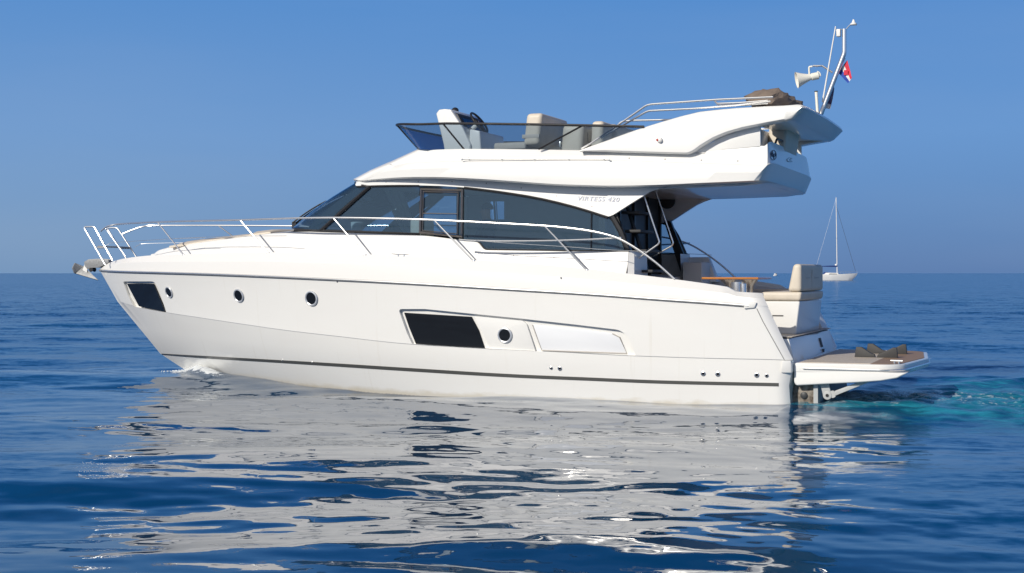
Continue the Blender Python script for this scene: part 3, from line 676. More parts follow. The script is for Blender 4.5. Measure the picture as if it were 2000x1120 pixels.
# corner and cross slab: sweep the section around the stern
cx, cz = secs[-1][0][0], 0
last = np.array(secs[-1]); zt_, zb_ = last[:, 2].max(), last[:, 2].min()
ct = Vector(at(1570, 205, 1.74)); cb_ = Vector(at(1552, 230, 1.74))
def corner(x0, y0, bow, n=30, e=.34):            # squarish plan curve from the side to the centreline
    pts = [(x0 + .10 - (bow + .10) * math.sin(a) ** e, y0 * math.cos(a) ** e, 0) for a in np.linspace(0, math.pi / 2, 200)]
    return rpath(pts, n, False)
NA2 = 30
oT = corner(ct.x, 1.755, .03, NA2); oB = corner(cb_.x + .02, 1.755, .03, NA2)
iN = rpath([(.62, 1.50, 0), (.62, 1.42, 0), (.60, 1.2, 0), (.55, .6, 0), (.52, 0, 0)], NA2, False)
for k_ in range(1, NA2):
    f_ = k_ / (NA2 - 1); t_, b_2, i_ = oT[k_], oB[k_], iN[k_]; zt2 = zt_ + .02 * f_
    w_ = np.array(i_[:2]) - np.array(t_[:2]); L = np.linalg.norm(w_); e = w_ / L; t2 = np.array(t_[:2]); b2_ = np.array(b_2[:2])
    P_ = [(b2_ * .96 + t2 * .04, zb_ + .025), (t2, zt2 - .05), (t2 + e * .012, zt2 - .015), (t2 + e * .05, zt2), (t2 + e * (L - .03), zt2), (np.array(i_[:2]), zt2 - .03), (np.array(i_[:2]), zb_), (b2_ + e * .05, zb_)]
    secs.append([(p[0], p[1], z_) for p, z_ in P_])
V_ = [p for s_ in secs for p in s_]; ns = len(secs)
mb = MB().add(V_, grid_faces(ns, 8, True) + [tuple(range(8))]).mirror()
wing = mb.build('arch_wing', 'gel', Y, ang=50)
WBV = BVHTree.FromPolygons([Vector(v) for v in mb.v], mb.f)
# navigation light on the wing side
p, n = WBV.ray_cast(CL, ray(1289.5, 274))[:2]; n = n if n.dot(ray(1289, 274)) < 0 else -n
hs = MB().lathe([(-.01, .04), (.02, .04), (.045, .032), (.055, .01)], p, n, 18).build('side_light', 'white', wing)
MB().lathe([(.0, .022), (.05, .02), (.056, .008)], p + Vector((.028, 0, 0)), n, 14).build('red_lens', 'red', hs)
# side fairing under the wing
for s in (1, -1):
    pl = [(1352, 300), (1380, 284), (1410, 268), (1450, 254), (1485, 246), (1485, 286), (1420, 292)]
    v = [at(a, b, 1.60) for a, b in pl]
    MB().hexa([(x, s * 1.54, z) for x, _, z in v], [(x, s * 1.60, z) for x, _, z in v]).build('side_fairing', 'gel', Y, bevel=.008)

# ---- flybridge windscreen, smoked, with rail
ST_ = [(826, 243), (870, 241.5), (940, 242), (1050, 243.5), (1130, 245), (1205, 246.5), (1258, 248)]
SB_ = [(836, 297), (860, 293.5), (940, 292.5), (1050, 293.5), (1100, 294), (1135, 295), (1150, 290)]
tpt = [fp(a, b, lambda x, z: min(1.74, yb(x) - .04)) for a, b in ST_]; bpt = [fp(a, b, lambda x, z: yb(x) - .19) for a, b in SB_]
tr = np.array(plan_arc(tpt[0], 774.5, 4.26, 27, e=.72)[:-1] + [tuple(p) for p in rpath(tpt, 50, False)])
br = np.array(plan_arc(bpt[0], 817, 3.87, 27, e=.72)[:-1] + [tuple(p) for p in rpath(bpt, 50, False)])
nn_ = len(tr); rows = [br * (1 - f_) + tr * f_ for f_ in np.linspace(0, 1, 5)]
fs = MB().add([tuple(p) for r_ in rows for p in r_], grid_faces(5, nn_)).mirror().build('flybridge_screen', 'fly', Y)
mb = MB(); full = [tuple(p) for p in tr[::-1]] + [(x, -y, z) for x, y, z in tr[1:]]
mb.tube(full, .019, 8).build('screen_rail', 'black', fs)
mb = MB(); full = [tuple(p) for p in br[::-1]] + [(x, -y, z) for x, y, z in br[1:]]; mb.tube(full, .010, 6).build('screen_gasket', 'black', fs)
for s in (1, -1):
    a = fp(885, 247, lambda x, z: 1.62 if s == 1 else 1.62); i0 = 26 + 3
    for it, ib in ((14, 14), (31, 38)):
        pts = [(x, s * y, z) for x, y, z in (tr[it], br[ib])]
        MB().tube(pts, .016, 6).build('screen_strut', 'black', fs)
    a = fp(1137, 246, lambda x, z: 1.73); b = fp(1052, 292, lambda x, z: 1.68)
    MB().tube([(a[0], s * a[1], a[2]), (b[0], s * b[1], b[2])], .014, 6).build('screen_strut', 'black', fs)

# ---- flybridge helm console, wheel, seats
def prism_px(poly, y0, y1, m, name, parent=Y, bevel=.02, yref=None, seg=3, **k):
    yr = yref if yref is not None else max(y0, y1)
    v = [at(a, b, yr) for a, b in poly]
    return MB().hexa([(x, y0, z) for x, _, z in v], [(x, y1, z) for x, _, z in v]).build(name, m, parent, bevel=bevel, seg=seg, **k)
cons = prism_px([(851, 222), (857, 214), (868, 213), (880, 214), (904, 250), (919, 283), (917, 300), (868, 300), (866, 283)], -.35, .75, 'gel', 'helm_console', bevel=.03)
prism_px([(884, 219), (889, 222), (902, 247), (899, 248)], -.28, .66, 'dkgrey', 'instrument_bezel', cons, bevel=.008, yref=.75)
v = [at(a, b, .75) for a, b in ((888, 222), (904, 249))]
scr = MB().add([(v[0][0] - .005, .55, v[0][2] - .0), (v[1][0] - .005, .55, v[1][2]), (v[1][0] - .005, -.1, v[1][2]), (v[0][0] - .005, -.1, v[0][2])], [(0, 1, 2, 3)]).build('chart_plotter', 'screen', cons, smooth=False)
prism_px([(917, 252), (937, 256), (940, 300), (915, 300)], -.3, .7, 'gel', 'console_leg', cons, bevel=.03)
MB().lathe([(0, .06), (.03, .06), (.05, .045), (.065, .02)], at(889, 218, 0.05), (0, 0, 1), 18).build('compass', 'black', cons)
wc = Vector(at(936, 240, .35)); wa = Vector((-.80, 0, .60)).normalized(); wu = Vector((0, 1, 0)); ww = wa.cross(wu)
mb = MB().tube([wc + (wu * math.cos(a) + ww * math.sin(a)) * .20 for a in np.linspace(0, 2 * math.pi, 33)[:-1]], .019, 8, closed=True)
whl = mb.build('steering_wheel', 'black', Y)
mb = MB()
for a in (1.57, 3.67, 5.76): mb.tube([wc, wc + (wu * math.cos(a) + ww * math.sin(a)) * .19], .015, 6)
mb.build('spokes', 'black', whl); MB().lathe([(-.02, .05), (.02, .05), (.03, .03)], wc, wa, 18).build('hub', 'navy', whl)
MB().tube([wc, wc - wa * .22], .035, 10).build('steering_column', 'gel', whl)
def seatback(x0, x1, y0, y1, z0, z1, lean=.08, m='vinyl', bev=.07, parent=Y, name='backrest'):
    mb = MB().hexa([(x0, y0, z0), (x1, y0, z0), (x1, y1, z0), (x0, y1, z0)], [(x0 - lean, y0, z1), (x1 - lean, y0, z1), (x1 - lean, y1, z1), (x0 - lean, y1, z1)])
    return mb.build(name, m, parent, bevel=bev, seg=4, ang=60)
def helm_seat(pxl, pxr, pyt, pyb, ypt, w, name, m='vinyl', deep=.22):
    a = at(pxl, pyb, ypt); t_ = at(pxl, pyt, ypt); x0 = a[0]
    return x0, t_[2]
# helm seat: broad double backrest, seat base and pedestal
a = at(1021, 270, .95); ztop = at(1045, 221, .95)[2]
hseat = thing  # (name kept free)
HS = seatback(a[0] - .27, a[0], -.25, .95, 3.86, ztop, .06, parent=Y, name='helm_seat', bev=.075)
MB().box(a[0] - .275, a[0] + .012, -.10, .952, 3.97, 4.03).build('backrest_band', 'vinylg', HS, bevel=.004)
MB().box(a[0] - .05, a[0] + .50, -.25, .95, 3.80, 3.92).build('seat_cushion', 'vinylg', HS, bevel=.04, seg=3)
MB().box(a[0] + .02, a[0] + .42, -.15, .85, 3.44, 3.80).build('seat_base', 'deck', HS, bevel=.02)
MB().tube([(a[0] - .12, .35, 3.44), (a[0] - .12, .35, 3.9)], .04, 12).build('seat_bracket', 'steel', HS)
mb = MB().tube([(a[0] - .20 - .06, .80, 4.25), (a[0] - .205 - .06, .80, 4.0), (a[0] - .2 - .06, .2, 4.0)], .004, 5); mb.build('seam', 'grey', HS)
b2 = at(1092, 270, .95); S2 = seatback(b2[0] - .36, b2[0], .1, .95, 3.5, at(1110, 243, .95)[2], .05, name='lounge_backrest', bev=.09)
MB().tube([(b2[0] - .40, .75, 4.05), (b2[0] - .405, .75, 3.9), (b2[0] - .405, .25, 3.85)], .004, 5).build('seam', 'grey', S2)
MB().box(b2[0] - .01, b2[0] + .012, .80, .92, 3.82, 3.90).build('drink_holder', 'steel', S2, bevel=.003)
b3 = at(1153, 270, .95); S3 = seatback(b3[0] - .20, b3[0], .35, 1.0, 3.5, at(1165, 237, .95)[2], .03, name='lounge_backrest', bev=.08)
b4 = at(1175, 270, .3); S4 = seatback(b4[0] - .30, b4[0] + .1, -.7, .55, 3.5, at(1185, 246, .3)[2], .03, name='lounge_backrest', bev=.08)
# after bench under the slab
xa_, xb_ = at(1530, 290, .45)[0], at(1501, 290, .45)[0]
S5 = MB().hexa([(xa_, -.55, 3.6), (xb_, -.55, 3.6), (xb_, .45, 3.6), (xa_, .45, 3.6)], [(xa_ - .07, -.55, 4.04), (xb_ + .0, -.55, 4.04), (xb_ + .0, .45, 4.04), (xa_ - .07, .45, 4.04)]).build('after_bench', 'vinyl', Y, bevel=.05, seg=3, ang=60)
MB().box(.62, 1.25, -1.45, 1.2, 3.46, 3.98).build('after_locker', 'deck', Y, bevel=.03)
MB().box(xa_ + .02, xb_ + .5, -.5, .40, 3.46, 3.66).build('bench_base', 'grey', S5, bevel=.03)
mb = MB().tube(round_path([at(1511.5, 292, .95), at(1517, 271, .95), at(1550, 286, -.6), at(1552, 308, -.6)], .07), .017, 8); mb.build('after_handrail', 'black', Y)

# ---- folded bimini: frame tubes and canvas bundle
def path_px(pts, y): return [at(a, b, y) for a, b in pts]
bim = None
for s in (1, -1):
    mb = MB()
    for pts, y in (([(1135, 291), (1155, 280), (1208, 244), (1262, 206.5), (1272, 204), (1400, 195), (1510, 190)], 1.66), ([(1174, 270), (1208, 250), (1265, 217), (1350, 213), (1440, 206), (1505, 198)], 1.60),
                   ([(1204, 250), (1212, 238), (1230, 236), (1330, 234)], 1.3), ([(1395, 195), (1400, 203), (1450, 201), (1500, 197)], 1.5), ([(1400, 204), (1450, 206), (1500, 202)], 1.55)):
        mb.tube([(x, s * yy, z) for x, yy, z in round_path(path_px(pts, y), .06)], .0145, 8)
    o_ = mb.build('sunshade_frame', 'steel', Y); bim = bim or o_
mb = MB(); path = []
rb = random.Random(3)
yend = 1.55
bx = at(1494, 197, 1.4)
for i in range(61):                             # bundle runs athwart on top of the slab, fat and creased
    f_ = -1 + 2 * i / 60; r0 = .125 + .018 * math.sin(i * .9) + .02 * rb.random() - .05 * abs(f_) ** 6
    path.append((bx[0], f_ * 1.15 + .35, bx[2] + .0 + .012 * math.sin(i * .7)))
V_ = []
for i, p in enumerate(path):
    for k_ in range(20):
        a = 2 * math.pi * k_ / 20; w_ = 1 + .16 * math.sin(3 * a + i * .35) + .09 * math.sin(7 * a - i * .8) + .05 * rb.random()
        e_ = min(1, .55 + 6 * min(i, 60 - i) / 60)
        V_.append((p[0] + math.cos(a) * .27 * w_ * e_, p[1], p[2] + .02 + math.sin(a) * .155 * w_ * e_))
mb.add(V_, grid_faces(61, 20, True) + [tuple(range(20)), tuple(range(60 * 20, 61 * 20))]).build('canvas_bundle', 'canvas', bim, ang=60)

# ---- radio mast with light, loudhailer horn
_a, _b = Vector(at(1607, 214, 0)), Vector(at(1649, 104, 0))
mpts = [_a + (_a - _b) * .17, at(1649, 104, 0), at(1649, 57, 0)]
mb = MB().tube(round_path([mpts[0], mpts[1], mpts[2]], .04), .036, 14)
mast = mb.build('mast', 'steel', Y)
MB().tube(round_path([at(1649, 58, 0), at(1653, 57, 0), at(1660, 49, 0), at(1673, 49, 0)], .02), .008, 8).build('light_bracket', 'steel', mast)
MB().lathe([(0, .05), (.02, .05), (.03, .03), (.065, .016), (.08, .012)], at(1667, 49, 0), (0, 0, 1), 16).build('anchor_light', 'white', mast)
MB().tube([at(1649, 58, 0), at(1632, 58, 0)], .009, 6).build('light_arm', 'steel', mast)
c = at(1638, 65, 0); MB().box(c[0] - .03, c[0] + .03, -.04, .04, c[2] - .055, c[2] + .055).build('steaming_light', 'white', mast, bevel=.012)
MB().box(c[0] + .028, c[0] + .035, -.025, .025, c[2] - .035, c[2] + .035).build('light_lens', 'darkwin', mast)
mb = MB().tube([at(1626, 142, 0), at(1606, 129, 0), at(1588, 129, 0)], .014, 8); mb.tube([at(1606, 129, 0), at(1594, 131, .12)], .008, 6)
mb.build('horn_arm', 'steel', mast)
ha = (Vector(at(1553, 157, .12)) - Vector(at(1600, 147, .0))).normalized(); hc = Vector(at(1598, 148, 0.0))
horn = MB()._lat([(-.02, .02), (0, .055), (.10, .055), (.11, .035), (.14, .04), (.24, .075), (.34, .125), (.345, .12), (.24, .065), (.15, .02)], hc, ha, 26) if False else None
mb = MB(); mb._lat([(-.02, .02), (0, .055), (.10, .055), (.105, .045), (.13, .048), (.24, .085), (.33, .125), (.328, .118), (.24, .078), (.15, .03)], hc, ha, 26)
horn = mb.build('loudhailer', 'cream', mast, ang=50)
mb = MB().tube(round_path([at(1587, 130, .0), at(1580, 131, 0), at(1581, 150, 0)], .02), .014, 8); mb.tube(round_path([at(1594, 152, -.0), at(1603, 149, 0), at(1601, 142, 0), at(1596, 140, 0)], .02), .009, 6)
mb.build('horn_bracket', 'cream', horn)
mb = MB().tube([at(1606.5, 200, .03), at(1632, 52, .03)], [.013, .009], 8); mb.build('antenna', 'white', mast)
mb = MB().tube([at(1597, 224, .2), at(1594, 180, .2)], .022, 12); st = mb.build('antenna_stub', 'cream', mast)
MB().tube([at(1594, 180, .2), at(1594, 178, .2)], .026, 12).build('stub_cap', 'black', st)
mb = MB().tube([at(1651, 114, -.06), at(1607, 205, -.10)], .004, 6); mb.build('flag_halyard', 'white', mast)

# ---- rails
bR = lambda x: float(np.interp(x, lvD[:, 0], lvD[:, 1]))
yrail = lambda x, z=0: max(bR(min(x, 13.0)) - .03 + .0, .36) if x < 13.0 else .36
TR = [(197, 452), (204, 446), (215, 441), (240, 437.5), (310, 434), (400, 431.5), (470, 430), (560, 427), (651, 425.5), (750, 427), (848, 430), (960, 435.5), (1065, 441.5), (1130, 448), (1175, 456), (1210, 467), (1245, 487), (1282, 514), (1318, 546)]
def yr2(x, z=0):
    e = np.clip((x - 12.3) / 1.1, 0, 1); return float(bR(min(x, 12.3)) * (1 - e) + .36 * e)
tp = [fp(a, b, yr2) for a, b in TR]
rail = MB().tube(smooth_path(tp, 6), .0155, 10).build('guard_rail', 'steel', Y)
rail_s = MB().tube([(x, -y, z) for x, y, z in smooth_path([(13.16, .36, 2.60)] + [p for p in tp if p[0] < 12.9], 6)], .0155, 10).build('guard_rail', 'steel', Y)
for (bx_, by_), (tx_, ty_) in [((360, 498), (308, 435)), ((525, 494), (469, 430)), ((714, 498), (651, 426)), ((926, 509), (848, 430.5)), ((1147, 527), (1063, 441.5))]:
    b = fp(bx_, by_, lambda x, z: bR(x) - .01); t_ = fp(tx_, ty_, yr2)
    for s in (1, -1):
        mb = MB().tube([(b[0], s * b[1], b[2] - .02), (t_[0], s * t_[1], t_[2])], .013, 8); mb.lathe([(0, .032), (.012, .03), (.02, .016)], (b[0], s * b[1], b[2] - .01), (0, 0, 1), 14)
        mb.build('stanchion', 'steel', rail if s == 1 else rail_s)
for s in (1,):                                  # bow stanchion
    b = at(245, 501, .36); t_ = at(204, 446, .4); mb = MB().tube([(b[0], s * .36, b[2]), (t_[0], s * .37, t_[2])], .013, 8).build('stanchion', 'steel', rail)
# lifelines and lower rails
def ll(pts, r, name, yf=yr2, m='steel'):
    P_ = smooth_path([fp(a, b, yf) for a, b in pts], 5); return MB().tube(P_, r, 6).both(name, m, rail)
ll([(205, 482), (212, 477), (225, 474), (300, 469), (340, 466.5), (400, 465)], .0045, 'lifeline')
ll([(340, 466), (450, 462), (560, 461)], .004, 'lifeline')
ll([(897, 468.5), (920, 470.5), (985, 471.5), (1060, 471), (1150, 468.5), (1213, 465)], .0155, 'lower_rail', lambda x, z: yr2(x) - .02 if x < 4.6 else yr2(x) - .02)
ll([(930, 470), (985, 475), (1100, 482), (1180, 488), (1236, 490.5), (1262, 492)], .0045, 'lifeline')
# pulpit hoops
for s in (1, -1):
    mb = MB()
    hoop = [at(206, 518, .36), at(163.5, 443.5, .33), at(184, 443, .33), at(220, 509, .38)]
    mb.tube([(x, s * y, z) for x, y, z in round_path(hoop, .05)], .015, 10)
    mb.tube([(x, s * y, z) for x, y, z in (at(187, 484, .345), at(206, 484.5, .37))], .012, 8)
    mb.build('pulpit_hoop', 'steel', rail)
a = at(190, 483, .34); b = at(206, 484, .37)
MB().hexa([(a[0], -.34, a[2]), (b[0], -.34, b[2]), (b[0], .34, b[2]), (a[0], .34, a[2])], [(a[0], -.34, a[2] + .025), (b[0], -.34, b[2] + .025), (b[0], .34, b[2] + .025), (a[0], .34, a[2] + .025)]).build('pulpit_seat', 'galv', rail, bevel=.006)
# cleat on the gunwale, midships
mb = MB(); c = fp(784, 500, lambda x, z: bR(x) - .0)
for s in (1, -1):
    mb.tube([(c[0] + .17, s * c[1], c[2] + .035), (c[0] + .08, s * c[1], c[2] + .03), (c[0] - .08, s * c[1], c[2] + .03), (c[0] - .17, s * c[1], c[2] + .035)], [.008, .014, .014, .008], 8)
    for dx in (-.05, .05): mb.tube([(c[0] + dx, s * c[1], c[2] - .02), (c[0] + dx, s * c[1], c[2] + .03)], .012, 8)
mb.build('cleat', 'steel', Y)

# ---- anchor roller on the bow
mb = MB(); rp = [(168, 512), (176, 507), (196, 505.5), (215, 507), (216, 513), (197, 523), (180, 523.5), (175, 527), (169, 520)]
for y0, y1 in ((.045, .055), (-.055, -.045)):
    v = [at(a, b, 0) for a, b in rp]; mb.hexa([(x, y0, z) for x, _, z in v], [(x, y1, z) for x, _, z in v])
v = [at(a, b, 0) for a, b in ((176, 509), (215, 508), (216, 512), (178, 514))]; mb.hexa([(x, -.045, z) for x, _, z in v], [(x, .045, z) for x, _, z in v])
rol = mb.build('anchor_roller', 'galv', Y, bevel=.002)
c = at(181, 527, 0); MB().lathe([(-.05, .045), (-.02, .03), (.02, .03), (.05, .045)], c, (0, 1, 0), 18).build('roller_wheel', 'black', rol)

# ---- swim platform
plx0, plx1 = -.06, -1.62
def plan(x0, x1, w, rr, n=10):                 # rounded stern corners
    out = [(x0, w), (x1 + rr, w * .985)]
    for a in np.linspace(0, math.pi / 2, n)[1:]:
        out.append((x1 + rr - rr * math.sin(a), w * .985 - rr * (1 - math.cos(a)) * 1.3))
    out.append((x1 - .14, 0)); return out
def plate(x0, x1, w, rr, z0, z1, m, name, parent, bevel=.02, taper=0):
    pl = plan(x0, x1, w, rr); pl = pl + [(x, -y) for x, y in pl[:-1][::-1]]
    return MB().hexa([(x, y, z0) for x, y in pl], [(x, y, z1) for x, y in pl]).build(name, m, parent, bevel=bevel, seg=3)
plat = plate(-.03, -1.52, 1.80, .34, .47, .605, 'gel', 'swim_platform', Y, .025)
plate(-.10, -1.46, 1.74, .32, .606, .612, 'teak', 'teak_deck', plat, 0)
pl = plan(-.045, -1.42, 1.83, .34); hp = [(x, y + .0, .52) for x, y in pl]
mb = MB().tube([(-.16, 1.815, .535)] + [(x, y, .53) for x, y in plan(-.2, -1.53, 1.81, .35)[1:]], .016, 8).mirror(); st_ = mb.build('platform_fender', 'steel', plat)
# moulded underbody: wedge tapering aft
prof = [(-.045, .60), (-.045, .30), (-.02, .285), (.0, .28)]
pts = [(-.03, .50), (-.03, .33), (-.06, .285), (-.9, .355), (-1.2, .385), (-1.42, .43), (-1.55, .50)]
mb = MB().prism([(x, z) for x, z in pts], -1.79, 1.79); mb.build('platform_underbody', 'gel', plat, bevel=.03, seg=3)
# quarter collar where platform meets the hull corner
for s in (1, -1): MB().hexa([(-.03, s * 1.72, .47), (.09, s * 1.72, .47), (.12, s * 1.965, .47), (-.02, s * 1.93, .47)], [(-.03, s * 1.72, .64), (.07, s * 1.72, .64), (.10, s * 1.975, .64), (-.02, s * 1.94, .64)]).build('quarter_collar', 'gel', Y, bevel=.02)
# dinghy chocks
for (px, py, y_, flip) in ((1690, 690, .25, 1), (1733, 690, .25, -1), (1712, 684, -.75, 1), (1752, 684, -.75, -1)):
    c = at(px, 0, y_)[0]
    w_ = .15; pr = [(c - w_, .612), (c + w_, .612), (c + w_ * .85, .612 + (.15 if flip == 1 else .05)), (c + w_ * .35, .612 + (.15 if flip == 1 else .08)), (c - w_ * .55, .612 + (.06 if flip == 1 else .15)), (c - w_ * .9, .612 + (.045 if flip == 1 else .15))]
    MB().prism(pr, y_ - .04, y_ + .04).build('dinghy_chock', 'grey', plat, bevel=.006)
c = at(1752, 711, 1.5); mb = MB().tube([(c[0] + .08, 1.55, .65), (c[0] - .08, 1.55, .65)], .012, 8); mb.tube([(c[0] + .03, 1.55, .61), (c[0] + .03, 1.55, .65)], .012, 8).tube([(c[0] - .03, 1.55, .61), (c[0] - .03, 1.55, .65)], .012, 8); mb.build('platform_cleat', 'steel', plat)
# lifting gear under the platform
gear = MB().box(-.30, .02, 1.42, 1.62, -.25, .31).build('lift_bracket', 'grime', Y, bevel=.02)
a = at(1607, 742, 1.62); b = at(1617, 772, 1.62)
mb = MB().hexa([(a[0] + .04, 1.62, a[2]), (b[0] + .06, 1.62, b[2]), (b[0] - .06, 1.62, b[2]), (a[0] - .07, 1.62, a[2])], [(a[0] + .04, 1.67, a[2]), (b[0] + .06, 1.67, b[2]), (b[0] - .06, 1.67, b[2]), (a[0] - .07, 1.67, a[2])])
mb.lathe([(-.01, .06), (.06, .06)], (b[0], 1.62, b[2]), (0, 1, 0), 18); mb.build('hinge_plate', 'arm', gear, bevel=.004)
MB().lathe([(.0, .022), (.07, .022)], (b[0], 1.62, b[2]), (0, 1, 0), 14).build('hinge_pin', 'black', gear)
a = at(1632, 768, 1.62); b = at(1712, 738, 1.62)
MB().hexa([(a[0], 1.62, a[2] - .035), (b[0], 1.62, b[2] - .02), (b[0], 1.62, b[2] + .03), (a[0], 1.62, a[2] + .035)], [(a[0], 1.69, a[2] - .035), (b[0], 1.69, b[2] - .02), (b[0], 1.69, b[2] + .03), (a[0], 1.69, a[2] + .035)]).build('lift_arm', 'arm', gear, bevel=.008)
mb = MB().lathe([(-.01, .05), (.05, .05)], at(1627, 770, 1.62), (0, 1, 0), 16); mb.box(-.34, -.28, 1.67, 1.26, -.2, .3); mb.build('arm_eye', 'arm', gear)
MB().lathe([(0, .05), (.02, .05), (.03, .03)], (-.14, 1.62, .14), (0, 1, 0), 20).build('trim_motor', 'dkgrey', gear)
MB().hexa([(-.34, -1.3, -.3), (.0, -1.3, -.3), (.0, 1.35, -.3), (-.34, 1.35, -.3)], [(-.26, -1.3, .3), (.0, -1.3, .3), (.0, 1.35, .3), (-.26, 1.35, .3)]).build('transom_gear', 'dkgrey', gear, bevel=.02)

# ---- transom: lower panel, step, cockpit bench, coaming, table
MB().hexa([(-.035, -1.70, .58), (.25, -1.70, .58), (.25, 1.70, .58), (-.035, 1.70, .58)], [(.06, -1.70, .93), (.25, -1.70, .93), (.25, 1.70, .93), (.06, 1.70, .93)]).build('transom_panel', 'gel', Y, bevel=.01)
MB().box(.02, 2.3, -1.67, 1.67, .952, .958).build('cockpit_sole', 'teak', Y, smooth=False)
MB().hexa([(.0, -1.2, .935), (.4, -1.2, .935), (.4, 1.66, .935), (.06, 1.66, .935)], [(.0, -1.2, .95), (.4, -1.2, .95), (.4, 1.66, .95), (.06, 1.66, .95)]).build('step_tread', 'grey', Y)
bn = MB().hexa([(.09, -.9, .955), (.58, -.9, .955), (.58, .86, .955), (.12, .86, .955)], [(.04, -.9, 1.44), (.62, -.9, 1.44), (.62, .86, 1.44), (.06, .86, 1.44)]).build('cockpit_bench', 'gel', Y, bevel=.025, seg=3)
MB().hexa([(.03, -.9, 1.446), (.64, -.9, 1.446), (.64, .87, 1.446), (.05, .87, 1.446)], [(.01, -.9, 1.575), (.62, -.9, 1.575), (.62, .87, 1.575), (.03, .87, 1.575)]).build('bench_cushion', 'vinyl', bn, bevel=.045, seg=4, ang=60)
MB().hexa([(.02, -.9, 1.58), (.24, -.9, 1.58), (.24, .85, 1.58), (.04, .85, 1.58)], [(.02, -.9, 1.985), (.16, -.9, 1.985), (.16, .85, 1.985), (.04, .85, 1.985)]).build('bench_backrest', 'vinyl', bn, bevel=.07, seg=4, ang=60)
MB().box(.30, .50, .855, .868, 1.22, 1.235).build('locker_grip', 'grey', bn)
mb = MB().tube([(.035, .05, 1.6), (.025, .05, 1.9)], .004, 5).tube([(.03, .5, 1.78), (.03, .2, 1.78)], .004, 5).tube([(.02, -.15, 1.78), (.02, -.5, 1.78)], .004, 5); mb.build('backrest_seams', 'vinylg', bn)
xz = lambda z: -.045 + (z - .58) / .35 * .095
mb = MB().hexa([(xz(.70), -.72, .70), (xz(.70) + .03, -.72, .70), (xz(.70) + .03, -.58, .70), (xz(.70), -.58, .70)], [(xz(.84), -.72, .84), (xz(.84) + .03, -.72, .84), (xz(.84) + .03, -.58, .84), (xz(.84), -.58, .84)]); mb.build('transom_vent', 'grey', Y); 
MB().box(xz(.64) - .002, xz(.64) + .02, -.72, -.60, .62, .67).build('transom_socket', 'grey', Y)
# aft locker block seen beyond the coaming, side seats
MB().box(.7, 2.3, -1.66, -1.15, .96, 1.55).build('side_locker', 'deck', Y, bevel=.02)
MB().box(.62, 1.4, -1.66, -1.2, 1.552, 1.60).build('locker_rail', 'soffit', Y, bevel=.01)
stn = MB().box(1.98, 2.30, -1.60, -.9, .96, 2.03).build('wet_bar', 'soffit', Y, bevel=.02)
pd = at(1345, 500, -1.6)
MB().hexa([(2.36, -1.68, 1.7), (1.86, -1.68, 1.7), (1.86, -1.45, 1.7), (2.36, -1.45, 1.7)], [(2.36, -1.64, 2.12), (2.02, -1.64, 2.12), (2.02, -1.5, 2.12), (2.36, -1.5, 2.12)]).build('coaming_block', 'deck', Y, bevel=.02)
tz = 1.755
tb = MB().box(.78, 1.66, -.65, .35, tz, tz + .035).build('cockpit_table', 'wood', Y, bevel=.014, seg=3)
for x in (1.02, 1.36):
    for y_ in (-.15,):
        MB().lathe([(0, .16), (.02, .15), (.05, .05), (.6, .05), (.70, .06), (.79, .13)], (x, y_, .96), (0, 0, 1), 20).build('table_leg', 'steel', tb)
MB().tube([(.95, 1.0, 1.45), (.95, 1.0, 1.72)], .09, 20).build('capstan', 'steel', Y)
MB().tube([(.78, 1.35, 1.45), (.78, 1.35, 1.70)], .05, 20).build('fairlead', 'steel', Y)
# ---- after bulkhead, stairs, struts
bk = MB().box(2.87, 2.90, -1.50, 1.50, .96, 3.12).build('saloon_bulkhead', 'dkgrey', Y, smooth=False)
mb = MB()
for y_ in (1.47, .75, 0, -.75, -1.47): mb.box(2.83, 2.93, y_ - .03, y_ + .03, 1.0, 3.10)
mb.build('door_frame', 'black', bk, smooth=False)
for s in (1, -1):
    pf = [at(a, b, 1.5) for a, b in ((1190, 420), (1204, 418), (1232, 490), (1240, 530), (1226, 530))]
    MB().hexa([(x, s * 1.42, z) for x, _, z in pf], [(x, s * 1.50, z) for x, _, z in pf]).build('corner_post', 'black', bk)
    a, b = at(1205, 424, 1.42), at(1222, 462, 1.42)
    mb = MB().tube([(a[0], s * 1.45, a[2]), (b[0], s * 1.45, b[2])], .014, 8)
    mb.tube([(a[0] - .05, s * 1.45, a[2] - .08), (a[0] + .05, s * 1.40, a[2] - .085)], .01, 6).build('door_handle', 'steel', bk)
stairs = None
trd = [(1244, 417), (1247, 453), (1258, 491), (1270, 530)]
strg = MB().tube([at(1222, 395, .85), at(1275, 560, .85)], .03, 8); stairs = strg.build('stairway', 'dkgrey', Y)
for px, py in trd:
    c = at(px, py, .9); MB().box(c[0] - .14, c[0] + .14, .55, 1.25, c[2] - .02, c[2] + .02).build('stair_tread', 'grey', stairs, bevel=.006)
hr = MB().tube(round_path([at(1258, 383, 1.35), at(1288, 473, 1.35), at(1285, 478, 1.35), at(1244, 507, 1.35)], .05), .013, 8).build('stair_handrail', 'steel', stairs)
MB().tube(round_path([at(1279, 369, .7), at(1315, 475, .7), at(1312, 481, .7), at(1262, 508, .7), at(1243, 508, .7)], .05), .012, 8).build('stair_handrail', 'steel', stairs)

